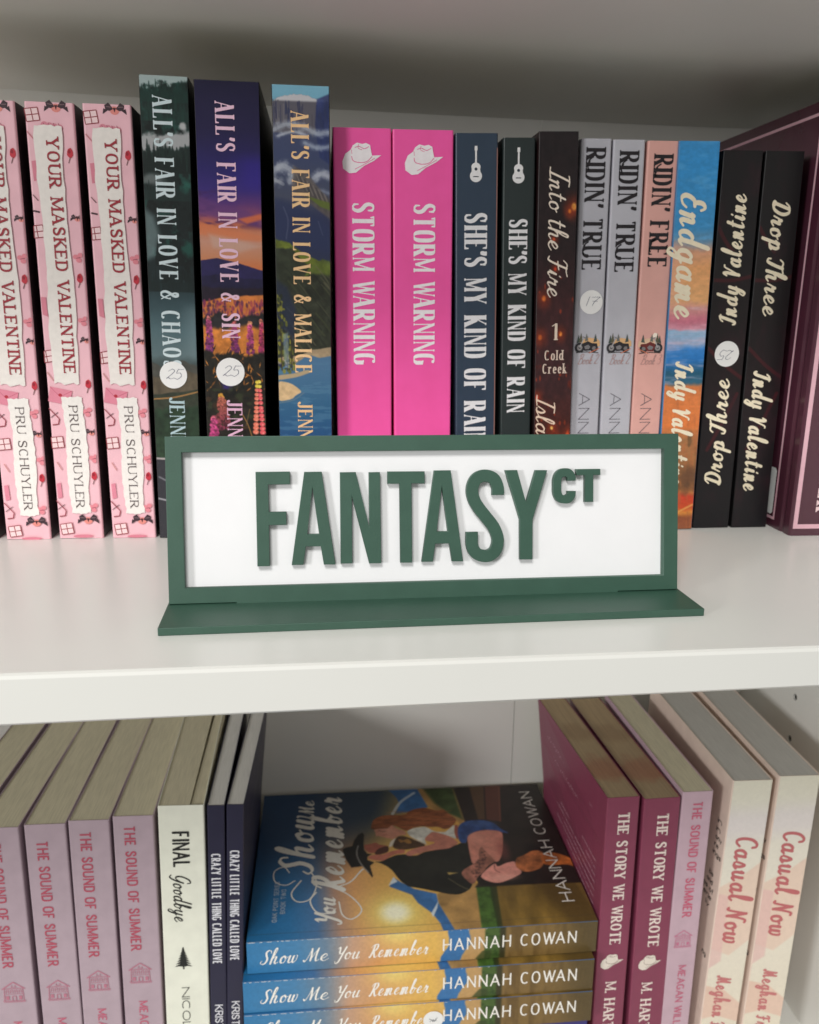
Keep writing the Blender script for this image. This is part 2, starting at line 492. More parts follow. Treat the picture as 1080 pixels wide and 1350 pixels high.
def march(F, x0, y0, h):
    I = F > 0
    ny, nx = F.shape
    V, Fc = [], []
    c = I[:-1, :-1].astype(int) + I[:-1, 1:] + I[1:, 1:] + I[1:, :-1]
    for j in range(ny - 1):
        i = 0
        row = c[j]
        while i < nx - 1:
            k = row[i]
            if k == 4:
                i0 = i
                while i < nx - 1 and row[i] == 4:
                    i += 1
                b = len(V)
                V += [(x0 + i0 * h, y0 + j * h), (x0 + i * h, y0 + j * h), (x0 + i * h, y0 + (j + 1) * h), (x0 + i0 * h, y0 + (j + 1) * h)]
                Fc.append((b, b + 1, b + 2, b + 3))
                continue
            if k:
                cs = ((i, j), (i + 1, j), (i + 1, j + 1), (i, j + 1))
                P = []
                for q in range(4):
                    (ia, ja), (ib, jb) = cs[q], cs[(q + 1) % 4]
                    fa, fb = F[ja, ia], F[jb, ib]
                    if fa > 0:
                        P.append((x0 + ia * h, y0 + ja * h))
                    if (fa > 0) != (fb > 0):
                        t = fa / (fa - fb)
                        P.append((x0 + (ia + (ib - ia) * t) * h, y0 + (ja + (jb - ja) * t) * h))
                if len(P) > 2:
                    b = len(V)
                    V += P
                    Fc.append(tuple(range(b, b + len(P))))
            i += 1
    return V, Fc


def kern(p, q):
    if p and p in 'VWY' and q == 'A':
        return .16
    if p and p in 'TFP' and q == 'A':
        return .08
    if p == 'A' and q in 'VWYT':
        return .14
    if q == "'" or p == "'":
        return .05
    if p == 'L' and q in 'TVYO':
        return .06
    return 0


def text2d(s, style, length, height):
    """lays the string out from (0,0); returns verts and faces; cap height = height, run length = length"""
    st = STY[style]
    K, sp = st['K'], st['sp']
    ws = sum((st['t'].get(c) or CAPS[c])[0] * (st.get('lc', 1) if c.islower() else 1) for c in s)
    n = len(s)
    kt = sum(kern(p, q) for p, q in zip(s, s[1:])) if st['t'] is CAPS else 0
    xs = (length / height - n * K - (n - 1) * sp + kt) / max(ws, .01)
    xs = max(.25, xs)
    V, F = [], []
    x = 0.
    prev = ''
    for c in s:
        if st['t'] is CAPS:
            x -= kern(prev, c)
        prev = c
        if c == ' ':
            x += .2 * xs + K + sp
            continue
        gv, gf, adv = glyph(style, c, xs)
        b = len(V)
        V += [((x + p[0] + st['sl'] * p[1]) * height, p[1] * height) for p in gv]
        F += [tuple(i + b for i in f) for f in gf]
        x += adv + sp
    return V, F


class Fr:
    """a 2D frame on a surface: origin, reading direction, up direction"""
    def __init__(self, o, u, v):
        self.o, self.u, self.v = Vector(o), Vector(u), Vector(v)
        self.n = self.u.cross(self.v)

    def at(self, a, b, h=0):
        return self.o + self.u * a + self.v * b + self.n * h


def text(parent, name, s, style, fr, length, height, rgb, lift=.00016, mat=None):
    V, F = text2d(s, style, length, height)
    me = mesh_from([fr.at(a, b, lift) for a, b in V], F)
    return link(name, me, mat or ink(rgb), parent)


def stroke2d(pts, wd, n=6, smooth=True):
    """a ribbon of width wd along the points: outline polygon"""
    p = cr(pts, n) if smooth and len(pts) > 2 else [np.array(q, float) for q in pts]
    L, R = [], []
    for i in range(len(p)):
        d = p[min(i + 1, len(p) - 1)] - p[max(i - 1, 0)]
        d = d / (np.linalg.norm(d) + 1e-12)
        m = np.array([-d[1], d[0]]) * wd / 2
        L.append(tuple(p[i] + m))
        R.append(tuple(p[i] - m))
    return L, R


def layers(parent, name, items, fr, lift=.0002, scale=MM):
    """flat print of several colours as one mesh; items: ('poly',pts,rgb) ('line',pts,rgb,width) in mm"""
    V, F, MI, mats = [], [], [], []
    for k, it in enumerate(items):
        h = lift + k * .000004
        rgb = it[2]
        m = ink(rgb)
        if m not in mats:
            mats.append(m)
        mi = mats.index(m)
        b = len(V)
        if it[0] == 'poly':
            pts = it[1]
            V += [fr.at(x * scale, y * scale, h) for x, y in pts]
            for tri in tessellate_polygon([[Vector((x, y, 0)) for x, y in pts]]):
                a = [Vector(pts[i]) for i in tri]
                cr_ = (a[1] - a[0]).x * (a[2] - a[0]).y - (a[1] - a[0]).y * (a[2] - a[0]).x
                F.append(tuple(b + i for i in (tri if cr_ > 0 else tri[::-1])))
                MI.append(mi)
        else:
            L, R = stroke2d(it[1], it[3], 5, not (len(it) > 4))
            n = len(L)
            V += [fr.at(x * scale, y * scale, h) for x, y in L] + [fr.at(x * scale, y * scale, h) for x, y in R]
            for i in range(n - 1):
                F.append((b + n + i, b + n + i + 1, b + i + 1, b + i))
                MI.append(mi)
    me = mesh_from(V, F)
    o = link(name, me, mats, parent)
    me.polygons.foreach_set('material_index', MI)
    return o


# ------------------------------------------------------------------ printed artwork (painted on a fine grid)
def vnoise(X, Y, seed):
    r = np.random.RandomState(seed).rand(64, 64)
    xi, yi = np.floor(X).astype(int), np.floor(Y).astype(int)
    fx, fy = X - xi, Y - yi
    fx, fy = fx * fx * (3 - 2 * fx), fy * fy * (3 - 2 * fy)
    g = lambda a, b: r[b % 64, a % 64]
    return (g(xi, yi) * (1 - fx) + g(xi + 1, yi) * fx) * (1 - fy) + (g(xi, yi + 1) * (1 - fx) + g(xi + 1, yi + 1) * fx) * fy


def fbm(X, Y, seed, oc=4):
    s, a, t = 0, 1., 0.
    for k in range(oc):
        s = s + a * vnoise(X * 2 ** k + 7.3 * k, Y * 2 ** k + 3.1 * k, seed + k)
        t += a
        a *= .55
    return s / t


def sstep(a, b, x):
    t = np.clip((x - a) / (b - a + 1e-9), 0, 1)
    return t * t * (3 - 2 * t)


def loop(pts, n=3):
    p = [np.array(q, float) for q in pts]
    for _ in range(2 if n < 4 else 3):
        q = []
        for i in range(len(p)):
            a, b = p[i], p[(i + 1) % len(p)]
            q += [a * .8 + b * .2, a * .2 + b * .8]
        p = q
    return p


class Art:
    def __init__(self, w, h, cell):
        self.w, self.h = w, h
        self.nx, self.ny = int(w / cell), int(h / cell)
        self.X, self.Y = np.meshgrid(np.linspace(0, w, self.nx + 1), np.linspace(0, h, self.ny + 1))
        self.c = np.zeros(self.X.shape + (3,))

    def grad(self, stops, wob=0, seed=1, along='Y', sc=8):
        P = self.Y if along == 'Y' else self.X
        if wob:
            P = P + wob * (fbm(self.X / sc, self.Y / sc, seed) - .5) * 2
        xs = [s[0] for s in stops]
        for k in range(3):
            self.c[..., k] = np.interp(P, xs, [s[1][k] for s in stops])

    def over(self, m, rgb, a=1.):
        m = np.clip(m * a, 0, 1)[..., None]
        self.c = self.c * (1 - m) + np.array(rgb, float) * m

    def blob(self, cx, cy, rx, ry, rgb, a=1., soft=.35, wob=0, seed=3, sc=4):
        d = np.hypot((self.X - cx) / rx, (self.Y - cy) / ry)
        if wob:
            d = d + wob * (fbm(self.X / sc, self.Y / sc, seed) - .5) * 2
        self.over(1 - sstep(1 - soft, 1 + soft, d), rgb, a)

    def band(self, y0, y1, rgb, a=1., soft=2., wob=2., seed=5, sc=6, slope=0.):
        y = self.Y + wob * (fbm(self.X / sc, self.Y / sc, seed) - .5) * 2 + slope * (self.X - self.w / 2)
        self.over(sstep(y0 - soft, y0 + soft, y) * (1 - sstep(y1 - soft, y1 + soft, y)), rgb, a)

    def poly(self, pts, rgb, a=1., soft=.3, tex=0., seed=2, tsc=3., tx=1., ty=1.):
        P = np.array(pts, float)
        ins = np.zeros(self.X.shape, bool)
        d = np.full(self.X.shape, 1e9)
        n = len(P)
        for i in range(n):
            ax, ay = P[i]
            bx, by = P[(i + 1) % n]
            with np.errstate(divide='ignore', invalid='ignore'):
                cnd = ((ay > self.Y) != (by > self.Y)) & (self.X < (bx - ax) * (self.Y - ay) / (by - ay + 1e-12) + ax)
            ins ^= cnd
            dx, dy = bx - ax, by - ay
            t = np.clip(((self.X - ax) * dx + (self.Y - ay) * dy) / (dx * dx + dy * dy + 1e-12), 0, 1)
            d = np.minimum(d, np.hypot(self.X - ax - t * dx, self.Y - ay - t * dy))
        m = sstep(-soft, soft, np.where(ins, d, -d)) * a
        col = np.array(rgb, float)
        if tex:
            k = 1 + tex * (fbm(self.X / tsc * tx, self.Y / tsc * ty, seed) - .5) * 2
            m = np.clip(m, 0, 1)[..., None]
            self.c = self.c * (1 - m) + np.clip(col * k[..., None], 0, 255) * m
        else:
            self.over(m, col)

    def line(self, pts, wd, rgb, a=1., smooth=True):
        p = cr(pts, 6) if smooth and len(pts) > 2 else [np.array(q, float) for q in pts]
        d = np.full(self.X.shape, 1e9)
        for i in range(len(p) - 1):
            (ax, ay), (bx, by) = p[i], p[i + 1]
            dx, dy = bx - ax, by - ay
            t = np.clip(((self.X - ax) * dx + (self.Y - ay) * dy) / (dx * dx + dy * dy + 1e-12), 0, 1)
            d = np.minimum(d, np.hypot(self.X - ax - t * dx, self.Y - ay - t * dy))
        self.over(1 - sstep(wd / 2 - .15, wd / 2 + .2, d), rgb, a)

    def speck(self, amt, seed, sx=2., sy=2.):
        k = 1 + amt * (fbm(self.X / sx, self.Y / sy, seed) - .5) * 2
        self.c = np.clip(self.c * k[..., None], 0, 255)

    def mesh(self, parent, name, o, u, d, lift=.0001):
        """o: corner of (0,0); u along X, d along Y (mm)"""
        o, u, d = np.array(o, float), np.array(u, float), np.array(d, float)
        n = np.cross(u, -d)
        V = o + self.X[..., None] * MM * u + self.Y[..., None] * MM * d + n * lift
        V = V.reshape(-1, 3)
        nx, ny = self.nx, self.ny
        ii = (np.arange(ny)[:, None] * (nx + 1) + np.arange(nx)[None]).ravel()
        Fq = np.stack([ii, ii + nx + 1, ii + nx + 2, ii + 1], 1)
        me = bpy.data.meshes.new('print')
        me.vertices.add(len(V))
        me.vertices.foreach_set('co', V.ravel())
        me.loops.add(Fq.size)
        me.loops.foreach_set('vertex_index', Fq.ravel())
        me.polygons.add(len(Fq))
        me.polygons.foreach_set('loop_start', np.arange(len(Fq)) * 4)
        me.polygons.foreach_set('loop_total', np.full(len(Fq), 4))
        me.update(calc_edges=True)
        at = me.color_attributes.new('Col', 'FLOAT_COLOR', 'POINT')
        c = np.clip(self.c, 0, 255).reshape(-1, 3) / 255.
        c = np.where(c <= .04045, c / 12.92, ((c + .055) / 1.055) ** 2.4)
        at.data.foreach_set('color', np.hstack([c, np.ones((len(c), 1))]).ravel())
        return link(name, me, artmat(), parent)


# ------------------------------------------------------------------ bookcase (the place the books stand in)
case = empty('bookcase', (0, 0, 0), 'white laminate bookcase with peg holes in its side holding both rows of books', 'bookcase')
XL, XR, YB = -.475, .325, .5755


def edge_y(x):
    return .2584 + .0114 * x


def shelf_board(name, ztop, thick):
    bm = bmesh.new()
    xs = np.linspace(XL, XR, 25)
    rows = []
    r = .0016
    for x in xs:
        yf = edge_y(x)
        zt, zb = ztop(x), ztop(x) - thick(x)
        pr = [(YB, zb), (YB, zt), (yf + r, zt), (yf + r * .3, zt - r * .3), (yf, zt - r), (yf, zb + r * .6), (yf + r * .6, zb)]
        rows.append([bm.verts.new((x, y, z)) for y, z in pr])
    n = len(rows[0])
    for a, b in zip(rows, rows[1:]):
        for i in range(n):
            bm.faces.new((a[i], b[i], b[(i + 1) % n], a[(i + 1) % n]))
    bm.faces.new(rows[0])
    bm.faces.new(list(reversed(rows[-1])))
    bmesh.ops.recalc_face_normals(bm, faces=bm.faces)
    me = bpy.data.meshes.new('board')
    bm.to_mesh(me)
    bm.free()
    return link(name, me, WHITE_LAM, case)


shelf_board('shelf', lambda x: 0., lambda x: .0172 - .0086 * x)
shelf_board('shelf', lambda x: .2555 - .0155 * x + .03 * (x - .05) ** 2, lambda x: .018)
shelf_board('shelf', lambda x: -.3668, lambda x: .018)
link('back_panel', box(XL, .1424, YB, YB + .003, -.70, .62), BACK_LAM, case)
link('back_panel', box(.1431, XR, YB, YB + .003, -.70, .62), BACK_LAM, case)
link('side_panel', box(XL - .018, XL, .256, .579, -.75, .65, .0008), WHITE_LAM, case)
side = link('side_panel', box(XR, XR + .018, .256, .579, -.75, .65, .0008), WHITE_LAM, case)
HOLE_SHADE = pmat('painted_hole_shade', (12, 14, 12), .95, .05)
holes = [(.503, -.146 - .032 * k) for k in range(-1, 6)] + [(.31, -.146 - .032 * k) for k in range(-1, 6)]
bm = bmesh.new()
for y, z in holes:
    bmesh.ops.create_cone(bm, cap_ends=True, segments=16, radius1=.0024, radius2=.0024, depth=.02,
                          matrix=Matrix.Translation((XR + .002, y, z)) @ Matrix.Rotation(math.pi / 2, 4, 'Y'))
cme = bpy.data.meshes.new('drill')
bm.to_mesh(cme)
bm.free()
cutter = bpy.data.objects.new('drill', cme)
COL.objects.link(cutter)
md = side.modifiers.new('drill', 'BOOLEAN')
md.object = cutter
md.solver = 'EXACT'
dg = bpy.context.evaluated_depsgraph_get()
nm = bpy.data.meshes.new_from_object(side.evaluated_get(dg))
side.modifiers.clear()
side.data = nm
bpy.data.objects.remove(cutter)
for y, z in holes:  # black disc inside each drilled hole, its colour standing in for the shade
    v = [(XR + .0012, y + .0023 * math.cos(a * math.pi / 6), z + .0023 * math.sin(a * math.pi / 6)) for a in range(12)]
    link('peg_hole_shade', mesh_from(v, [tuple(range(12))]), HOLE_SHADE, side)


# ------------------------------------------------------------------ books
class Book:
    def __init__(s, label, w, H, D, xt, xb, Y, z0, cover, pages, group=None, flip=False, flat=False, fan=0, yaw=0, rough=.4, corner=.9, fanz=.12, name='paperback_book', cat='paperback book'):
        s.w, s.H, s.D, s.flip, s.z0 = w, H, D, flip, z0
        s.xt, s.xb = xt, xb
        lean = 0 if flat else math.atan((xt - xb) / H)
        s.e = empty(name, (xb, Y, z0 + (0 if flat else abs(math.sin(lean)) * w / 2 + .0001)), label, cat, group)
        s.e.rotation_euler = (0, -math.pi / 2 if flat else lean, yaw)
        r, t = corner * MM, .0004
        hw = w / 2
        P = [(hw, D), (hw - t, D), (hw - t, t + .0003), (hw - t - .0003, t), (-hw + t + .0003, t), (-hw + t, t + .0003), (-hw + t, D), (-hw, D)]
        for k in range(6):
            a = math.pi + math.pi / 2 * k / 5
            P.append((-hw + r + r * math.cos(a), r + r * math.sin(a)))
        for k in range(6):
            a = 1.5 * math.pi + math.pi / 2 * k / 5
            P.append((hw - r + r * math.cos(a), r + r * math.sin(a)))
        me = s.rows(P, 0, H)
        s.cover = link('cover', me, card(cover, rough), s.e)
        q = t + .00006
        pp = [(-hw + q, q + .0006), (-hw + q + .0006, q), (hw - q - .0006, q), (hw - q, q + .0006), (hw - q, D - .0006), (-hw + q, D - .0006)]
        pm = s.rows(pp, .0004, H - .0005)
        s.pages = link('page_block', pm, pages, s.e)
        if fan:
            for o in (me, pm):
                for v in o.vertices:
                    k = max(0, (v.co.z - fanz) / (H - fanz))
                    v.co.x += math.tan(math.radians(fan)) * max(0, v.co.y - .004) * k

    def rows(s, P, z0, z1, n=6):
        bm = bmesh.new()
        R = [[bm.verts.new((x, y, z0 + (z1 - z0) * k / n)) for x, y in P] for k in range(n + 1)]
        m = len(P)
        for a, b in zip(R, R[1:]):
            for i in range(m):
                bm.faces.new((a[i], a[(i + 1) % m], b[(i + 1) % m], b[i]))
        bm.faces.new(R[0])
        bm.faces.new(list(reversed(R[-1])))
        bmesh.ops.recalc_face_normals(bm, faces=bm.faces)
        me = bpy.data.meshes.new('book')
        bm.to_mesh(me)
        bm.free()
        return me

    def ax(s, z):
        return s.xb + (s.xt - s.xb) * (z - s.z0) / s.H

    def down(s, name, txt, style, x, z0, z1, h, rgb, lift=.00022):
        """spine lettering reading down; x: world X of the letters' middle at the middle of the run"""
        zm = (z0 + z1) / 2
        if s.flip:
            xl = -(x - s.ax(zm) * 1000 if False else (x * MM - s.ax(zm * MM)))
            a = s.H - (z0 * MM - s.z0)
            fr = Fr((xl - h * MM / 2, 0, a), (0, 0, -1), (1, 0, 0))
            return text(s.e, name, txt, style, fr, (z1 - z0) * MM, h * MM, rgb, lift)
        xl = x * MM - s.ax(zm * MM)
        fr = Fr((xl - h * MM / 2, 0, z0 * MM - s.z0), (0, 0, -1), (1, 0, 0))
        return text(s.e, name, txt, style, fr, (z0 - z1) * MM, h * MM, rgb, lift)

    def across(s, name, txt, style, x, z, length, h, rgb, lift=.00022):
        xl = x * MM - s.ax(z * MM)
        fr = Fr((xl - length * MM / 2, 0, z * MM - s.z0), (1, 0, 0), (0, 0, 1))
        return text(s.e, name, txt, style, fr, length * MM, h * MM, rgb, lift)

    def emb(s, name, items, x, z, sc=1., lift=.00022):
        xl = x * MM - s.ax(z * MM)
        fr = Fr((xl, 0, z * MM - s.z0), (1, 0, 0), (0, 0, 1))
        return layers(s.e, name, items, fr, lift, MM * sc)

    def sticker(s, x, z, r, txt='25', up=0, lift=.0003):
        xl = x * MM - s.ax(z * MM)
        zl = z * MM - s.z0
        if s.flip:
            xl, zl = -xl, s.H - zl
        fr = Fr((xl, 0, zl), (1, 0, 0), (0, 0, 1))
        me = prism(disc(r * MM), 0, .0001)
        for v in me.vertices:
            p = fr.at(v.co.x, v.co.y, lift + v.co.z)
            v.co = p
        st = link('price_sticker', me, STICKER, s.e)
        a = math.radians(up)
        u, v2 = Vector((math.cos(a), 0, math.sin(a))), Vector((-math.sin(a), 0, math.cos(a)))
        hh = r * .74 * MM
        o = Vector((xl, 0, zl)) - u * hh * .75 - v2 * hh * .4
        text(st, 'handwritten_price', txt, 'fine', Fr(o, u, v2), hh * 1.5, hh, (84, 88, 112), lift + .0002)
        return st

    def art(s, A, lift=.0001):
        return A.mesh(s.e, 'spine_artwork', (-A.w / 2 * MM, 0, s.H), (1, 0, 0), (0, 0, -1), lift)


# ---- pink hardback-look paperbacks with torn paper labels
def torn(x0, x1, z0, z1, seed, skew=0.):
    r = random.Random(seed)
    P = []
    n = 26
    for k in range(n + 1):
        t = k / n
        P.append((x0 + skew * t + r.uniform(-.35, .35) + .5 * math.sin(t * 9 + seed), z0 + (z1 - z0) * t))
    m = 8
    for k in range(1, m):
        t = k / m
        P.append((x0 + skew + (x1 - x0) * t, z1 + r.uniform(-.7, .7)))
    for k in range(n + 1):
        t = 1 - k / n
        P.append((x1 + skew * t + r.uniform(-.35, .35) + .5 * math.sin(t * 8 + 2 + seed), z0 + (z1 - z0) * t))
    for k in range(1, m):
        t = 1 - k / m
        P.append((x0 + (x1 - x0) * t, z0 + r.uniform(-.7, .7)))
    return P[::-1]


def oval(cx, cy, rx, ry, n=18, wob=0, seed=0):
    r = random.Random(seed)
    return [(cx + rx * math.cos(6.2832 * i / n) * (1 + r.uniform(-wob, wob)), cy + ry * math.sin(6.2832 * i / n) * (1 + r.uniform(-wob, wob))) for i in range(n)]


def clipx(pts, lo, hi):
    return [(min(max(x, lo), hi), y) for x, y in pts]


def valentine_print():
    """prints of the pink spine; x from the middle, y from the bottom, in mm (21.5 x 203)"""
    hw = 10.4
    it = []
    red, dark, rose, cake = (176, 62, 80), (62, 44, 52), (196, 50, 66), (214, 128, 146)

    def P(pts, c):
        it.append(('poly', clipx(pts, -hw, hw), c))

    def L(pts, c, wd=.45):
        it.append(('line', clipx(pts, -hw, hw), c, wd, 1))

    def window(x, y, a=.12, c=(150, 62, 70)):
        w2, h2 = 2.9, 2.7
        R = lambda p: (x + p[0] * math.cos(a) - p[1] * math.sin(a), y + p[0] * math.sin(a) + p[1] * math.cos(a))
        P([R(p) for p in ((-w2, -h2), (w2, -h2), (w2, h2), (-w2, h2))], (242, 212, 214))
        for q in (((-w2, -h2), (w2, -h2)), ((w2, -h2), (w2, h2)), ((w2, h2), (-w2, h2)), ((-w2, h2), (-w2, -h2)), ((0, -h2), (0, h2)), ((-w2, 0), (w2, 0))):
            L([R(p) for p in q], c, .42)

    def bow(x, y, c=dark, sc=1.):
        P(oval(x, y, 2.1 * sc, 1.8 * sc, 14), (226, 140, 132))
        for sx in (-1, 1):
            P([(x + sx * .5 * sc, y + .6 * sc), (x + sx * 2.6 * sc, y + 3.3 * sc), (x + sx * 4.4 * sc, y + 2.2 * sc), (x + sx * 4.0 * sc, y + .2 * sc), (x + sx * 2.2 * sc, y - .2 * sc)][::sx], c)
            L([(x + sx * 1.6 * sc, y + 1.4 * sc), (x + sx * 3.8 * sc, y + 1.6 * sc)], (130, 104, 110), .3)
            P([(x + sx * 3.0 * sc, y), (x + sx * 5.3 * sc, y - 1.6 * sc), (x + sx * 4.9 * sc, y + .8 * sc)][::sx], c)
        P([(x - .7, y + 1.2), (x + .7, y + 1.2), (x, y - .9)][::-1], (70, 30, 38))

    def roset(x, y, sc=1.):
        P(oval(x, y, 1.4 * sc, 2.1 * sc, 14, .12, 4), rose)
        P(oval(x - .3, y + .6, .7 * sc, .9 * sc, 10), (150, 28, 46))
        L([(x, y - 1.8 * sc), (x - .9, y - 4.4 * sc)], (120, 84, 84), .35)

    def envelope(x, y, a=-.25, w2=4.6, h2=3.4):
        R = lambda p: (x + p[0] * math.cos(a) - p[1] * math.sin(a), y + p[0] * math.sin(a) + p[1] * math.cos(a))
        P([R(p) for p in ((-w2, -h2), (w2, -h2), (w2, h2), (-w2, h2))], (222, 136, 156))
        L([R((-w2, h2)), R((0, -.3)), R((w2, h2))], (196, 100, 122), .3)
        P([R(p) for p in oval(0, .5, .9, .8, 10)], (178, 44, 62))

    def glasses(x, y):
        L([(x - 3.2, y + 3.6), (x + 1.8, y - 1.6)], (150, 62, 74), .45)
        L([(x + 1.8, y - 1.6), (x + 1.2, y - 4.2), (x - 1.6, y - 4.6)], (150, 62, 74), .55)
        L([(x - 2.2, y - 1.0), (x + 1.4, y + 1.6)], (90, 60, 66), .3)

    def petals(x, y):
        for dx, dy in ((-1.2, .6), (1.0, 1.4), (.2, -.9)):
            P(oval(x + dx, y + dy, 1.3, 1.1, 10), (226, 136, 148))
        L([(x - 1, y), (x + 1, y + .4)], (160, 80, 96), .3)

    def cup(x, y):
        for k in range(4):
            P(oval(x - 3.4 + 2.2 * k, y - .35 * k, 1.6, 1.5, 12), (218, 138, 154))
            L([(x - 3.9 + 2.2 * k, y + .9), (x - 3.1 + 2.2 * k, y - .9)], (176, 92, 112), .28)

    cup(1.2, 195.5 - 2)
    bow(3.4, 201.2 - .5)
    window(-7.2, 197.6, .14)
    L([(-10, 190.5), (-7.0, 187)], (206, 130, 140), .6)
    roset(8.2, 182)
    P(clipx([(-9.0, 178), (-5.4, 178.6), (-4.4, 170.5), (-8.6, 169.4)], -hw, hw), (218, 132, 150))
    bow(9.4, 153.5, dark, .62)
    L([(-9.6, 163.5), (-7.4, 161)], (120, 80, 84), .4)
    L([(-10, 156.5), (-7.2, 156)], (70, 44, 50), .8)
    window(-9.0, 147.5, .1)
    petals(8.6, 136)
    roset(8.6, 127)
    P([(-9.8, 118), (-7.6, 118), (-7.2, 109), (-9.6, 110)][::-1], (218, 132, 150))
    petals(8.8, 107)
    bow(9.8, 98, dark, .62)
    window(-9.4, 90.5, .12)
    L([(-9.8, 83), (-7.2, 79)], (206, 150, 150), .6)
    roset(9.0, 77.5)
    envelope(-4.6, 71.5, -.2, 5.2, 3.6)
    petals(7.6, 63.5)
    glasses(-7.6, 62.0)
    bow(9.0, 53.5, dark, .66)
    window(-7.6, 48.8, .1)
    petals(9.4, 40.5)
    roset(8.8, 32)
    L([(-8.6, 39), (-6.4, 35)], (206, 150, 150), .6)
    P([(-9.6, 28), (-7.6, 28.5), (-7.2, 21), (-9.4, 20.5)][::-1], (222, 136, 156))
    petals(7.4, 15.4)
    glasses(-7.8, 15.8)
    it.append(('poly', torn(-6.6, 5.2, 77.5, 193, 3, 0)[::1], (236, 230, 224)))
    it.append(('poly', torn(-3.6, 6.2, 13, 71, 8, 0), (238, 233, 228)))
    P(oval(1.5, .9, 5, .8, 14), (214, 128, 146))
    bow(4.4, 9.0)
    window(-6.2, 4.8, .14)
    return it


GV = 'pink paperbacks with torn paper lettering'
vlab = ['pink torn-paper paperback showing only a sliver at the left picture edge',
        'pink torn-paper paperback second from left, its spine cut by the picture edge',
        'pink torn-paper paperback standing between two of its own kind, whole spine in view',
        'pink torn-paper paperback standing right beside the dark green forest-spined book']
vproto = Book(vlab[3], .0215, .2033, .13, -.0970, -.0979, .4195, 0, (238, 188, 198), PAGE_CREAM, GV)
layers(vproto.e, 'spine_print', valentine_print(), Fr((0, 0, 0), (1, 0, 0), (0, 0, 1)), .00008)
# black front cover of the pink book
link('front_cover', box(.01076, .01092, .0012, .13, .0002, .2031), card((26, 20, 24)), vproto.e)
vproto.down('title', 'YOUR MASKED VALENTINE', 'type', -96.4, 188.1, 82.5, 5.5, (158, 46, 58), .0008)
vproto.down('author_name', 'PRU SCHUYLER', 'light', -96.6, 66.9, 15.9, 4.1, (74, 58, 62), .0008)


def copy_tree(o, parent=None):
    c = o.copy()
    COL.objects.link(c)
    if parent:
        c.parent = parent
    for ch in o.children:
        copy_tree(ch, c)
    return c


for k, (xt, xb) in enumerate(((-.1733, -.1757), (-.1478, -.1497), (-.1223, -.1241))):
    c = copy_tree(vproto.e)
    c['label'] = vlab[k]
    c.location = (xb, .4195 + (.0006, -.0002, .0004)[k], .0002)
    c.rotation_euler = (0, math.atan((xt - xb) / .2033), (.004, -.003, .003)[k])
    for ch in c.children:
        if ch.name.split('.')[0] in ('title', 'author_name', 'spine_print'):
            ch.location = ((-.0003, .0002, -.0004)[k], 0, (.0006, -.0005, .0003)[k])

# ---- three tall painted-landscape books
GA = 'tall paperbacks with painted landscape spines'


def ridge(a, pts, rgb, to, soft=.35, jag=0., seed=1, sc=1.2, tex=0., tsc=3., ty=1., al=1.):
    """fills below a hill line given by (x,y) points down to y = to"""
    xs, ys = [p[0] for p in pts], [p[1] for p in pts]
    line = np.interp(a.X, xs, ys)
    if jag:
        line = line + jag * (fbm(a.X / sc, a.X * 0 + seed, seed, 3) - .5) * 2
    m = sstep(-soft, soft, a.Y - line) * (1 - sstep(to - .6, to + .6, a.Y)) * al
    col = np.array(rgb, float) * np.ones(a.X.shape + (1,))
    if tex:
        col = np.clip(col * (1 + tex * (fbm(a.X / tsc, a.Y / tsc / ty, seed + 9) - .5) * 2)[..., None], 0, 255)
    m = np.clip(m, 0, 1)[..., None]
    a.c = a.c * (1 - m) + col * m


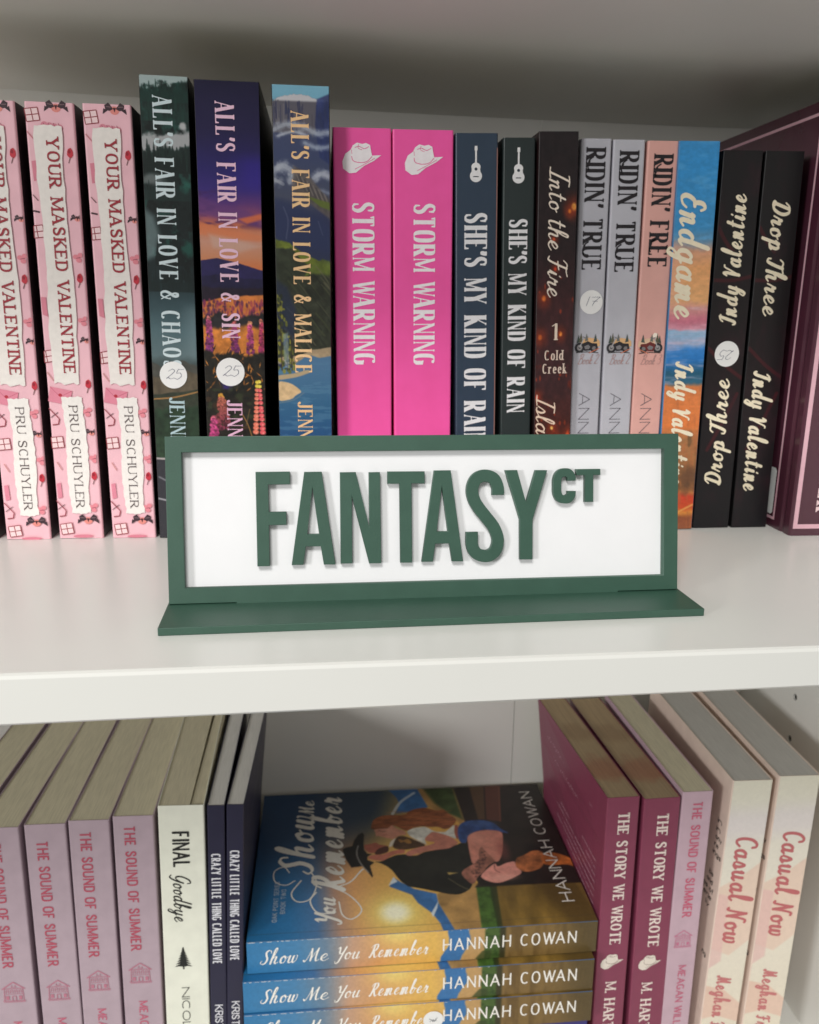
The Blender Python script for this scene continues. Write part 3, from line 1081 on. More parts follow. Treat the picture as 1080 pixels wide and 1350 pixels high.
def art_forest(w, h):
    a = Art(w, h, .3)
    a.grad([(0, (24, 44, 40)), (22, (24, 40, 38)), (60, (20, 30, 30)), (84, (26, 40, 42)), (98, (50, 72, 78)), (112, (80, 106, 112)), (124, (92, 112, 116)), (128, (70, 84, 84)), (215, (44, 50, 48))], 2, 2, sc=6)
    a.over(sstep(.5, .72, fbm(a.X / 3.4, a.Y / 4.2, 11)) * (a.Y < 80), (40, 92, 82), .6)
    a.over(sstep(.52, .66, fbm(a.X / 2.6, a.Y / 4, 21)) * (a.Y < 90), (12, 20, 19), .75)
    r_ = random.Random(12)

    def spruces(y0, c, n0, n1, al=1., x0=-1., x1=None):
        x = x0
        while x < (x1 or w + 1):
            hh, ww = r_.uniform(n0, n1), r_.uniform(.8, 1.4)
            P = [(x - ww, y0 + 4)]
            for k in range(4):
                t = k / 4
                P += [(x - ww * (1 - t), y0 - hh * t), (x - ww * (.55 - .5 * t), y0 - hh * (t + .16))]
            P += [(x, y0 - hh)]
            for k in range(3, -1, -1):
                t = k / 4
                P += [(x + ww * (.55 - .5 * t), y0 - hh * (t + .16)), (x + ww * (1 - t), y0 - hh * t)]
            P += [(x + ww, y0 + 4)]
            a.poly(P, c, al, .22)
            x += r_.uniform(.8, 2.4)
    a.band(-2, 3.2, (186, 204, 204), .9, .9, 2.6, 31, 2.2, .12)
    spruces(7, (22, 52, 46), 3, 6, .8)
    spruces(15, (30, 66, 58), 3, 7, .5)
    a.band(24, 31, (176, 178, 180), .95, 1.2, 2.2, 33, 3, .1)
    a.blob(18.5, 21, 1.6, 1.8, (196, 196, 198), .9, .4, .4, 7, 2)
    spruces(33, (26, 44, 40), 3, 6.5, .95)
    spruces(37, (18, 32, 30), 3, 7, 1)
    a.blob(4, 44, 5, 2.2, (120, 128, 128), .8, .6, .5, 35, 3)
    spruces(49, (26, 44, 42), 2, 5, .9)
    a.blob(19, 47, 2, 2.5, (44, 112, 98), .6, .6, .5, 37, 2)
    a.poly([(-1, 56), (4, 60), (6, 68), (4, 78), (-1, 80)], (120, 140, 142), .75, 2.0)
    spruces(78, (16, 26, 26), 5, 10, .9, 5)
    a.blob(19, 74, 2.6, 3.6, (38, 106, 92), .65, .5, .6, 13, 2)
    spruces(90, (20, 34, 34), 4, 9, .8)
    a.over(sstep(12, 21, a.X) * sstep(96, 104, a.Y) * (1 - sstep(122, 128, a.Y)), (128, 150, 156), .4)
    ridge(a, [(0, 127), (8, 131), (14, 126), (22, 129)], (74, 74, 68), 150, .4, .6, 3, 3, .2)
    ridge(a, [(0, 134), (10, 137), (16, 131), (22, 133)], (92, 82, 66), 150, .4, .4, 4, 3, .25)
    ridge(a, [(0, 143), (22, 140)], (52, 58, 46), 176, .4, .3, 5, 3, .3)
    a.line([(0, 145), (10, 144), (22, 141)], .6, (176, 128, 74), .9)
    ridge(a, [(0, 150), (22, 148)], (36, 54, 38), 175, .8, 1, 6, 2, .4)
    ridge(a, [(0, 174), (22, 175)], (50, 50, 56), 216, .4)
    a.line([(0, 174.5), (22, 175.5)], .9, (196, 186, 184), .8)
    a.line([(1, 184), (8, 188)], .8, (150, 150, 158), .6)
    a.line([(0, 195), (10, 197), (22, 196)], .8, (190, 190, 196), .7)
    return a


b = Book('tall dark green forest-spined paperback with a round price sticker', .0218, .2155, .142, -.0710, -.0742, .418, 0, (16, 18, 19), PAGE_CREAM, GA, corner=.5)
b.art(art_forest(21.2, 215.5))
b.down('title', "ALL'S FAIR IN LOVE & CHAOS", 'didone', -73.0, 207.6, 85.0, 8.6, (208, 224, 228))
b.down('author_name', 'JENNI', 'didone', -72.9, 71.3, 50.5, 7.3, (176, 200, 206))
b.sticker(-73.7, 82.3, 6.5, '25')


def art_sunset(w, h):
    a = Art(w, h, .3)
    a.grad([(0, (28, 26, 58)), (20, (33, 28, 70)), (38, (42, 34, 104)), (46, (58, 42, 122)), (52, (92, 54, 122)), (58, (150, 80, 110)), (62, (206, 118, 80)), (69, (206, 150, 128)), (76, (208, 140, 104)), (83, (216, 118, 66)), (95, (210, 120, 62)), (300, (40, 32, 28))], 1.6, 4, sc=12)
    a.over(sstep(10, 26, a.X) * sstep(28, 36, a.Y) * (1 - sstep(42, 50, a.Y)), (54, 38, 150), .6)
    cl = fbm(a.X / 14 + .05 * a.Y, a.Y / 4.2 - a.X / 26, 71)
    a.over(sstep(.45, .62, cl) * sstep(43, 50, a.Y) * (1 - sstep(60, 65, a.Y)), (70, 38, 96), .85)
    a.poly([(-1, 49), (10, 53), (22, 55), (30, 60), (30, 63), (16, 60), (-1, 57)], (104, 62, 124), .7, 1.2)
    a.poly([(18, 59), (30, 56), (30, 58.5), (22, 61)], (226, 116, 70), .85, .7)
    a.poly([(-1, 61), (12, 64), (30, 66), (30, 69), (10, 68), (-1, 66)], (222, 128, 84), .7, 1.0)
    a.poly([(4, 66), (16, 68), (28, 71), (18, 74), (6, 72)], (206, 168, 152), .75, 1.4)
    ridge(a, [(0, 78), (8, 76.8), (18, 79), (29, 82)], (44, 38, 86), 92, .25, .25, 2, 3, .15)
    ridge(a, [(0, 85), (10, 84), (20, 86), (29, 86)], (34, 30, 64), 96, .4, .5, 3, 2, .2)
    ridge(a, [(0, 90), (12, 90.5), (29, 90)], (38, 28, 44), 97, .6, .5, 4, 2, .3)
    ridge(a, [(0, 97), (12, 94.2), (29, 93.2)], (208, 124, 62), 122, .4, .3, 5, 3, .2)
    rs = np.random.RandomState(5)
    for _ in range(150):
        x, y = rs.uniform(0, w), rs.uniform(96, 104)
        a.blob(x, y, rs.uniform(.3, .8), rs.uniform(.5, 1.5), [(150, 56, 88), (92, 42, 92), (190, 90, 76), (70, 34, 66)][rs.randint(4)], .75, .4)
    ridge(a, [(0, 104), (8, 102), (16, 104), (29, 102)], (40, 38, 40), 110, .8, 1.0, 6, 2, .4)
    ridge(a, [(0, 108), (10, 110), (20, 107), (29, 109)], (206, 126, 56), 124, 1.2, 1.5, 7, 3, .3)

    def lupin(cx, y0, y1, wd, c1, c2, top, n=110, dot=.55):
        for k in range(n):
            t = k / n
            y = y0 + (y1 - y0) * t
            hw = wd * (.25 + .75 * t ** .7)
            x = cx + rs.uniform(-hw, hw)
            c = np.array(c1) * (1 - t) + np.array(c2) * t
            if t < .1:
                c = np.array(top)
            a.blob(x, y, dot * rs.uniform(.8, 1.3), dot * rs.uniform(.9, 1.4), np.clip(c * rs.uniform(.6, 1.35), 0, 255), .95, .3)

    lupin(2.6, 104, 121, 2.0, (196, 84, 134), (104, 40, 100), (214, 120, 120))
    lupin(14.5, 106, 121, 2.2, (170, 66, 112), (96, 38, 88), (196, 100, 100))
    lupin(22.0, 106, 121, 1.8, (204, 86, 126), (116, 44, 90), (226, 150, 110))
    lupin(27.4, 105, 122, 1.3, (206, 74, 104), (124, 40, 80), (216, 130, 110))
    ridge(a, [(0, 119), (6, 122), (12, 120), (20, 122), (29, 120)], (34, 31, 25), 216, .9, 1.4, 8, 1.6, .5, 2.)
    for k in range(110):
        x, y = rs.uniform(-1, w), rs.uniform(120, 140)
        ang = rs.uniform(-1.25, 1.25)
        L = rs.uniform(1.6, 4.6)
        p, q = np.array((x, y)), np.array((x + L * math.sin(ang), y - L * math.cos(ang)))
        n_ = np.array((q[1] - p[1], p[0] - q[0])) / L * rs.uniform(.22, .42)
        c = [(206, 136, 62), (40, 36, 26), (28, 27, 22), (140, 88, 42), (24, 24, 22), (170, 108, 50)][rs.randint(6)]
        a.poly([tuple(p), tuple((p + q) / 2 + n_), tuple(q), tuple((p + q) / 2 - n_)], c, .95, .14)
    a.poly([(7, 133), (11, 132), (14, 135), (12, 138.5), (8, 138)], (58, 42, 118), .85, .8)
    for k in range(60):
        x, y = rs.uniform(0, w), rs.uniform(136, 158)
        a.blob(x, y, rs.uniform(.8, 2.2), rs.uniform(.6, 1.8), [(34, 38, 28), (20, 22, 20), (70, 50, 32), (46, 42, 34), (52, 60, 38)][rs.randint(5)], .7, .4)
    lupin(7.6, 141, 158, 3.6, (170, 100, 74), (112, 44, 66), (206, 150, 60), 150, .7)
    lupin(3.4, 152, 163, 2.4, (196, 80, 128), (150, 50, 100), (206, 100, 120), 90, .7)
    for k in range(13):
        t = k / 12
        y = 134.5 + 25 * t
        for sx in (-1, 1):
            a.blob(25.4 + sx * (.5 + 1.2 * t), y + rs.uniform(-.3, .3), .95 + .5 * t, .85 + .25 * t, (228, 204, 76) if t < .14 else (232, 110 - 16 * sx, 102), 1, .22)
            a.blob(25.4 + sx * (.5 + 1.2 * t) + .3, y + .4, .4, .35, (250, 170, 150) if t > .14 else (250, 236, 130), .8, .4)
    a.line([(17, 150), (20, 156), (23, 166)], .45, (150, 110, 60), .9)
    a.line([(21, 148), (19, 156)], .35, (120, 96, 60), .8)
    return a


b = Book('tall paperback with a purple sunset and flower meadow spine, round price sticker on it', .0292, .2140, .142, -.0429, -.0446, .416, 0, (12, 12, 14), PAGE_CREAM, GA, corner=.5)
b.art(art_sunset(28.6, 214))
b.down('title', "ALL'S FAIR IN LOVE & SIN", 'didone', -44.6, 205.7, 99.4, 8.6, (240, 200, 222))
b.down('author_name', 'JENNI', 'didone', -44.8, 70.4, 49.5, 7.4, (226, 180, 206))
b.sticker(-46.1, 84.1, 6.8, '25')


def art_lake(w, h):
    a = Art(w, h, .3)
    a.grad([(0, (132, 190, 214)), (5, (124, 182, 206)), (14, (70, 78, 108)), (30, (64, 74, 108)), (48, (74, 80, 100)), (56, (50, 56, 88)), (66, (46, 54, 84)), (212, (40, 44, 60))], 1.2, 6, sc=7)
    ridge(a, [(0, 7.2), (3, 5.4), (9, 3.8), (16, 4.4), (20, 5.6), (27, 3)], (96, 94, 104), 20, .2, .7, 61, 1.4)
    ridge(a, [(0, 7.2), (3, 5.4), (9, 3.8), (16, 4.4), (20, 5.6), (27, 3)], (214, 214, 218), 6.6, .2, .7, 61, 1.4, al=.9)
    r_ = random.Random(4)
    for k in range(46):
        x, y = r_.uniform(0, w), r_.uniform(6, 13)
        L = r_.uniform(3, 9)
        a.line([(x, y), (x + r_.uniform(-.5, .5), y + L)], r_.uniform(.3, .7), [(56, 62, 96), (118, 116, 124), (44, 50, 84), (84, 82, 94)][k % 4], .7, False)
    a.poly([(20, 5.5), (27, 2.5), (27, 34), (21, 30), (19, 16)], (44, 56, 104), .85, .5, .3, 62, 2, 1, .3)
    for (pts, wd, c) in (([(0, 19), (6, 16.5), (13, 17), (20, 20), (27, 19)], 2.2, (184, 194, 208)), ([(2, 21.5), (9, 19.5), (16, 21)], 1.2, (206, 212, 222)), ([(14, 24), (20, 26), (27, 25)], 1.8, (172, 184, 202)),
                         ([(0, 36), (4, 34), (9, 37), (7, 41)], 3.2, (192, 198, 208)), ([(0, 40), (4, 42)], 2.4, (206, 210, 216)), ([(18, 39), (22, 37), (27, 39)], 2.6, (190, 196, 208)), ([(20, 44), (27, 46)], 1.6, (150, 160, 180))):
        a.line(pts, wd * .6, c, .35)
        for (q0, q1) in zip(cr(pts, 5), cr(pts, 5)[1:]):
            a.blob(q0[0], q0[1], 1.3, wd * .62, c, .38, .9, .8, 64, 2)
    a.poly([(9, 34), (15, 37), (22, 45), (27, 50), (27, 58), (16, 50), (8, 44)], (98, 90, 86), .85, .8, .3, 63, 3)
    for k in range(12):
        x = 10 + k * 1.3
        a.line([(x, 37 + k * .9), (x + 2.5, 43 + k * .9)], .4, [(140, 132, 124), (64, 60, 66)][k % 2], .6, False)
    a.poly([(15, 47), (27, 50), (27, 53.5), (21, 51.5)], (98, 114, 48), .9, .5)
    a.poly([(-1, 48), (8, 50), (27, 60), (27, 72), (-1, 68)], (46, 56, 92), .75, 2)
    a.line([(4, 52), (6, 58), (5, 66)], .6, (84, 92, 120), .6)
    a.line([(20, 58), (22, 64)], .5, (84, 92, 120), .5)
    ridge(a, [(0, 66.5), (6, 67.5), (12, 72), (27, 79)], (104, 116, 44), 86, .5, .6, 64, 2, .3)
    ridge(a, [(0, 70.5), (7, 70), (12, 76), (19, 79), (27, 84)], (52, 58, 44), 120, .6, .7, 65, 2, .35, 3)
    ridge(a, [(9, 90), (16, 78), (22, 75), (27, 76)], (96, 110, 46), 84, .6, .4, 66, 2, .3, al=.9)
    ridge(a, [(0, 92), (8, 86), (16, 82), (27, 82)], (50, 54, 42), 122, .9, .6, 67, 2, .4, 3)
    for k in range(40):
        x, y = r_.uniform(2, w), r_.uniform(78, 108)
        L = r_.uniform(4, 10)
        a.line([(x, y), (x + L * .45, y + L * .5), (x + L, y + L * 1.25)], r_.uniform(.3, .9), [(92, 90, 68), (34, 38, 30), (110, 106, 82), (70, 76, 50), (28, 32, 30)][k % 5], .55)
    a.poly([(-1, 84), (5, 88), (9, 98), (8, 112), (-1, 116)], (36, 46, 74), .7, 1.4)
    ridge(a, [(0, 121), (10, 120), (17, 117), (27, 115.5)], (166, 146, 116), 124, .3, .3, 68, 3, .15)
    ridge(a, [(0, 126), (8, 124), (14, 119.6), (20, 121), (27, 119.8)], (76, 116, 150), 215, .35, .2, 69, 4)
    a.over(sstep(118, 128, a.Y) * sstep(122, 150, a.Y), (40, 92, 128), .75)
    a.over(sstep(140, 168, a.Y), (28, 68, 118), .75)
    a.over(sstep(.54, .64, fbm(a.X / 10, a.Y / 1.6, 70)) * sstep(122, 126, a.Y), (96, 140, 166), .35)
    for k in range(190):
        x, y = r_.uniform(-.5, 8.5), r_.uniform(92, 128)
        if x < 2.5 + (y - 92) / 6:
            a.blob(x, y, r_.uniform(.35, .8), r_.uniform(.5, 1.3), [(140, 136, 52), (102, 106, 42), (56, 64, 36), (40, 46, 34), (120, 122, 50)][r_.randint(0, 4)], .9, .35)
    for x in (1.5, 4.2, 6.4):
        a.line([(x, 104 + x), (x + .2, 127)], .5, (52, 44, 36), .7, False)
    a.poly([(2.5, 110), (5, 109), (5.2, 126), (3, 126)], (150, 176, 196), .5, .5)
    a.poly(loop([(-1, 129.5), (8, 128.6), (14, 126.6), (16.5, 127.6), (9, 130.4), (-1, 132)], 4), (180, 160, 126), 1, .3)
    a.poly(loop([(-1, 132), (6, 133.2), (11.5, 137.4), (8, 139.2), (6.5, 141), (-1, 142.5)], 4), (210, 180, 136), 1, .3, .12, 71, 2)
    a.line([(0, 143), (7, 141.4), (12, 138)], .5, (110, 130, 140), .7)
    return a


b = Book('tall paperback with a mountain lake spine and peach lettering beside the bright pink books', .0260, .2125, .145, -.0097, -.0101, .4122, 0, (16, 18, 20), PAGE_CREAM, GA, corner=.5)
b.art(art_lake(25.4, 212.5))
b.down('title', "ALL'S FAIR IN LOVE & MALICE", 'didone', -10.4, 202.1, 83.5, 8.1, (248, 206, 154))
b.down('author_name', 'JENNI', 'didone', -10.1, 70.1, 49.5, 7.2, (238, 196, 146))

# ---- bright pink books with a hat
HAT_OUT = [(-9.6, -5.4), (-9.9, -2.0), (-8.4, 1.6), (-5.6, 3.6), (-4.6, 5.6), (-2.4, 7.0), (.2, 6.4), (2.2, 6.9), (4.2, 6.0), (4.8, 2.6), (5.2, 1.0), (9.9, 1.3), (6.2, -1.4), (1.0, -4.0), (-3.0, -7.2), (-6.4, -7.6)]


def hat(rgb, line):
    return [('poly', HAT_OUT, rgb),
            ('line', [(-5.2, .6), (-4.4, -1.6), (-1.0, -2.4), (2.6, -1.8), (5.2, .6)], line, .4),
            ('line', [(-3.6, 4.6), (-1.4, 5.2), (1.2, 4.2), (3.6, 5.2)], line, .35),
            ('line', [(-1.6, 6.2), (-1.8, 4.4), (.2, 3.6)], line, .28),
            ('line', [(-5.0, 1.6), (-5.2, 3.6)], line, .28),
            ('line', [(-3.6, -5.6), (1.6, -3.0), (6.6, -.2)], line, .3)]


GS = 'bright pink paperbacks with a white hat'
pink, inkw = (255, 94, 174), (252, 246, 249)
for k, (xt, xb, w_, lab) in enumerate(((.0184, .0200, .0276, 'hot pink paperback with a white cowboy hat, one edge shaded by the mountain lake book'),
                                       (.0473, .0500, .0290, 'hot pink paperback with a white cowboy hat, touching the navy guitar spine'))):
    b = Book(lab, w_, .1972, .131, xt, xb, .4205, 0, pink, PAGE_CREAM, GS)
    c = b.ax(.12) * 1000
    b.down('title', 'STORM WARNING', 'west', c + (.2, .6)[k], 164.5, 85.6, 10.6, inkw)
    b.emb('hat_emblem', hat(inkw, (232, 110, 160)), b.ax(.184) * 1000 - .2 + k * .6, 184.2, .93)

# ---- dark books with a guitar
GUIT = [('poly', oval(0, -5.0, 2.95, 2.8, 22), (236, 236, 236)), ('poly', oval(0, -1.0, 2.25, 2.0, 20), (236, 236, 236)),
        ('poly', [(-2.2, -3.6), (2.2, -3.6), (2.0, -1.6), (-2.0, -1.6)], (236, 236, 236)),
        ('poly', [(-.42, 0), (.42, 0), (.42, 6.6), (-.42, 6.6)], (236, 236, 236)), ('poly', [(-.75, 6.4), (.75, 6.4), (.62, 8.4), (-.62, 8.4)], (236, 236, 236)),
        ('poly', oval(0, -1.9, .7, .7, 14), (40, 52, 66)), ('line', [(-1.3, -5.3), (1.3, -5.3)], (40, 52, 66), .45, 1)]
for k, (w_, xt, xb, H_, colr, lab, tz0, tz1, th) in enumerate((
        (.0206, .0729, .0782, .1965, (50, 66, 84), 'navy paperback with white guitar, right beside the hot pink books', 160.8, 46.5, 11.2),
        (.0158, .0937, .0994, .1952, (42, 52, 52), 'slim charcoal paperback with white guitar, right beside the dark ember spine', 158.5, 62.4, 9.2))):
    b = Book(lab, w_, H_, .131, xt, xb, .4203, 0, colr, PAGE_CREAM, 'dark paperbacks with a white guitar')
    b.down('title', "SHE'S MY KIND OF RAIN", 'west', b.ax(.105) * 1000 - .3, tz0, tz1, th, (236, 236, 238))
    b.emb('guitar_emblem', GUIT, b.ax(.182) * 1000 - .4, 182.4, 1.0)
    # worn pale edge along the spine fold
    b.emb('worn_edge', [('line', [(w_ * 500 - .5, -140), (w_ * 500 - .4, 0)], (150, 112, 104), .5, 1)] if k == 0 else [('line', [(-w_ * 500 + .6, -60), (-w_ * 500 + .5, 0)], (96, 104, 104), .4, 1)], b.ax(.19) * 1000, 190)


# ---- ember book
def art_ember(w, h):
    a = Art(w, h, .35)
    a.grad([(0, (34, 28, 30)), (50, (38, 26, 28)), (80, (62, 32, 34)), (120, (60, 34, 36)), (150, (80, 34, 26)), (198, (54, 24, 20))], 8, 8, sc=9)
    rs = np.random.RandomState(3)
    for x, y, r, c in ((17.6, 34, 1.5, (244, 176, 80)), (15.6, 36, .9, (206, 110, 40)), (3.6, 77, 1.2, (230, 120, 50)), (12.5, 94.5, 1.0, (236, 140, 60)), (2.0, 96, 1.2, (214, 104, 44)), (9, 63, .7, (206, 60, 30)), (8, 49, .8, (220, 90, 50)), (9, 142, .9, (240, 190, 100)), (1.0, 126, .9, (206, 60, 40)), (17.4, 146, 1.1, (206, 80, 36)), (2, 154, 1.4, (190, 50, 30)), (11, 148, 1.0, (216, 110, 40))):
        a.blob(x, y, r * 2.6, r * 3.4, (150, 54, 26), .6, .9)
        a.blob(x, y, r * .8, r * 1.1, c, .95, .5)
    for k in range(30):
        a.blob(rs.uniform(0, w), rs.uniform(50, 170), rs.uniform(.3, .6), rs.uniform(.5, 1.4), (168, 62, 32), .7, .6)
    a.over(sstep(.6, .8, fbm(a.X / 4, a.Y / 10, 91)) * (a.Y > 110), (126, 40, 24), .6)
    a.speck(.25, 47, 2, 3)
    return a


b = Book('dark brown paperback with glowing ember spine and cream script lettering', .0194, .1980, .131, .1121, .1184, .4178, 0, (36, 20, 22), PAGE_CREAM, corner=.5)
b.art(art_ember(18.8, 198))
b.down('title', '|nto the Fire', 'pen', 114.4, 181.5, 120.7, 9.8, (236, 222, 206))
b.across('series_number', '1', 'didone', 115.4, 100.6, 3.4, 8.2, (226, 208, 190))
b.across('series_name', 'Cold', 'low', 115.4, 90.6, 9.6, 4.9, (222, 202, 186))
b.across('series_name', 'Creek', 'low', 116.1, 83.9, 12.4, 4.9, (222, 202, 186))
b.down('author_name', '|sla', 'pen', 112.6, 72.4, 53.5, 9.6, (232, 206, 184))

# ---- motorbike books


def bike(flip, tint):
    f = -1 if flip else 1
    q = lambda pts: [(x * f, y) for x, y in pts][::f]
    it = [('poly', q(oval(1, -.6, 5.2, 2.8, 16, .15, 5)), (222, 178, 128) if not flip else (226, 190, 160)),
          ('poly', q([(-5.6, -.4), (-4.6, 3.8), (-3.8, .2)]), (70, 82, 74)), ('poly', q([(-4.4, 0), (-3.4, 4.8), (-2.4, 0)]), (94, 92, 74)),
          ('poly', q([(3.0, 0), (4.0, 4.2), (5.0, .4)]), (76, 88, 84)), ('poly', q([(-1.4, .4), (-.6, 4.4), (.4, .8)]), (110, 112, 104)),
          ('poly', q(oval(-3.9, -2.6, 2.5, 2.5, 20)), (46, 46, 50)), ('poly', q(oval(-3.9, -2.6, 1.4, 1.4, 16)), (150, 146, 146)), ('poly', q(oval(-3.9, -2.6, .6, .6, 10)), (60, 60, 64)),
          ('poly', q(oval(3.4, -2.8, 2.1, 2.0, 20)), (50, 48, 50)), ('poly', q(oval(3.4, -2.8, 1.0, 1.0, 14)), (128, 122, 122)),
          ('poly', q([(-2.4, -2.8), (-2.6, -.6), (.2, .6), (2.2, -.4), (5.0, -.6), (5.2, -1.6), (2.8, -2.2), (1.8, -4.0), (-1.4, -4.2)]), tint),
          ('poly', q([(-1.6, -2.0), (.4, -1.2), (1.6, -2.2), (.8, -3.4), (-1.0, -3.4)]), (128, 126, 128)),
          ('line', q([(-3.9, -2.6), (-2.2, 1.4), (-1.2, 2.6)]), (176, 174, 176), .5, 1), ('line', q([(-2.6, 2.8), (-.6, 1.9), (.2, 2.8)]), (120, 118, 122), .35, 1),
          ('line', q([(-5.6, -5.0), (0, -4.7), (5.8, -5.2)]), (60, 56, 56), .4, 1), ('line', q([(1, -5.3), (6.2, -3.0)]), (222, 130, 100), .35, 1)]
    if flip:
        it.insert(0, ('poly', oval(2.2, 3.6, 1.3, 1.4, 14), (250, 236, 220)))
    return it


GR = 'slim paperbacks with a motorbike drawing'
for k, (xt, xb, w_, colr, word, txt, nb, lab, tz1) in enumerate((
        (.1319, .1359, .0152, (186, 186, 194), "RIDIN' TRUE", None, '2', 'slim light grey motorbike paperback with a round price sticker', 135.),
        (.1484, .1528, .0159, (190, 190, 198), "RIDIN' TRUE", None, '2', 'slim light grey motorbike paperback without a sticker, left of the salmon one', 134.2),
        (.1656, .1690, .0157, (226, 172, 162), "RIDIN' FREE", None, '3', 'slim salmon pink motorbike paperback beside the blue and orange spine', 137.))):
    b = Book(lab, w_, .1962, .129, xt, xb, .4216, 0, colr, PAGE_WHITE, GR)
    b.down('title', word, 'deco', b.ax(.163) * 1000 + (-.1, .2, .4)[k], 191.9 - k, tz1, 9.8, (38, 34, 38))
    # long swash under each R
    c = b.ax(.163) * 1000
    for zz in ((187.0 - k, 147.6 - k) if k < 2 else (184.6, 149.4)):
        b.emb('title_swash', [('line', [(-1.8, 1.4), (-4.4, -.6), (-5.4, -4.2), (-4.6, -6.6)], (38, 34, 38), .8), ('line', [(-4.4, -.8), (-5.3, -4.0)], (38, 34, 38), 1.3)], c - .2 + k * .3, zz, .78)
    b.emb('motorbike_emblem', bike(k == 2, (44, 42, 46) if k < 2 else (110, 46, 44)), b.ax(.099) * 1000 - .3, 99.6, 1.02)
    b.across('series_number', 'Book ' + nb, 'fine', b.ax(.09) * 1000 + .3, 88.6, 10.6, 5.0, (178, 142, 138))
    b.down('author_name', 'ANNIE', 'hair', b.ax(.06) * 1000 - .6, 73.8, 45.2, 5.9, (92, 90, 98))
    if k == 0:
        b.sticker(134.2, 119.5, 5.9, '17', 0)


# ---- blue and orange
def art_coast(w, h):
    a = Art(w, h, .36)
    a.grad([(0, (62, 146, 206)), (10, (56, 148, 212)), (40, (64, 148, 204)), (47, (110, 150, 180)), (52, (216, 160, 128)), (60, (232, 168, 112)), (76, (236, 178, 122)), (80, (220, 156, 150)), (86, (206, 120, 140)), (90, (216, 150, 168)), (91, (140, 184, 216)), (97, (164, 180, 212)), (100, (60, 134, 206)),
            (106, (40, 118, 190)), (112, (36, 92, 122)), (117, (52, 104, 130)), (119, (216, 128, 74)), (140, (224, 126, 66)), (148, (170, 118, 76)), (165, (176, 120, 74)), (176, (190, 120, 66)), (178, (206, 70, 46)), (184, (214, 84, 44)), (187, (226, 146, 66)), (190, (150, 84, 56)), (197, (160, 96, 66))], 1.8, 12, sc=8)
    a.over(sstep(9, 1, a.X) * sstep(42, 50, a.Y) * (1 - sstep(76, 84, a.Y)), (232, 176, 150), .6)
    a.over(sstep(.5, .8, fbm(a.X / 16, a.Y / 2.2, 51)) * (a.Y < 118) * (a.Y > 78), (226, 196, 214), .45)
    a.over(sstep(.5, .75, fbm(a.X / 1.3, a.Y / 8, 52)) * sstep(116, 122, a.Y), (186, 108, 66), .55)
    a.over(sstep(.55, .75, fbm(a.X / 4, a.Y / 7, 53)) * sstep(140, 146, a.Y) * (1 - sstep(172, 178, a.Y)), (112, 84, 56), .8)
    a.blob(17, 168, 6, 7, (92, 66, 50), .7, .5, .6, 54, 3)
    a.over(sstep(.52, .7, fbm(a.X / 14, a.Y / 3, 55)) * (a.Y < 46), (92, 168, 220), .5)
    a.line([(0, 190), (10, 187.5), (20, 183)], 1.0, (240, 176, 96), .8)
    a.speck(.08, 49, 2, 1.2)
    return a


b = Book('paperback with a blue sky and orange autumn coast spine, partly behind the green sign frame', .0208, .1964, .131, .1834, .1880, .4205, 0, (70, 130, 180), PAGE_CREAM, corner=.5)
b.art(art_coast(20.2, 196.4))
cre = (244, 232, 204)
b.down('title', 'Endgame', 'brush', 183.4, 173.2, 112.2, 12.2, cre)
b.down('author_name', 'Indy Valentine', 'brush', 186.6, 90.5, 24.6, 8.8, cre)


# ---- black books, the first one upside down
def art_black(w, h, seed):
    a = Art(w, h, .45)
    a.grad([(0, (26, 24, 26)), (60, (26, 22, 24)), (110, (30, 22, 24)), (193, (22, 20, 24))], 4, seed)
    for x0, y0, x1, y1 in ((0, 62, 20, 60), (0, 96, 20, 112), (18, 120, 4, 150), (0, 36, 9, 48)):
        a.line([(x0, y0), ((x0 + x1) / 2, (y0 + y1) / 2 + 1), (x1, y1)], 1.8, (110, 26, 34), .45)
    a.over(sstep(.5, .8, fbm(a.X / 8, a.Y / 16, seed + 3)), (52, 26, 34), .5)
    return a


GD = 'black paperbacks with cream script lettering'
b = Book('black paperback shelved upside down with a round price sticker, cream script reading upward', .0204, .1933, .131, .2073, .2102, .4228, 0, (20, 19, 21), PAGE_CREAM, GD, flip=True, corner=.5)
b.art(art_black(19.8, 193.3, 4))
b.down('title', 'Drop Three', 'brush', 208.3, 23.4, 81.5, 8.6, cre)
b.down('author_name', 'Indy Valentine', 'brush', 207.2, 108.6, 173.2, 8.4, cre)
b.sticker(209.2, 94.2, 6.6, '25', 0)
# turn the contents of the upside-down book by half a turn about its own middle
for ch in b.e.children:
    if ch.name.split('.')[0] in ('title', 'author_name', 'price_sticker'):
        ch.matrix_local = Matrix.Translation((0, 0, .1933)) @ Matrix.Rotation(math.pi, 4, 'Y')
b = Book('black paperback shelved upright with cream script reading downward, beside the plum hardback', .0202, .1936, .131, .2291, .2323, .4228, 0, (20, 19, 21), PAGE_CREAM, GD, corner=.5)
b.art(art_black(19.6, 193.6, 9))
b.down('title', 'Drop Three', 'brush', 230.4, 171.0, 113.5, 8.8, cre)
b.down('author_name', 'Indy Valentine', 'brush', 230.6, 85.8, 20.4, 8.8, cre)

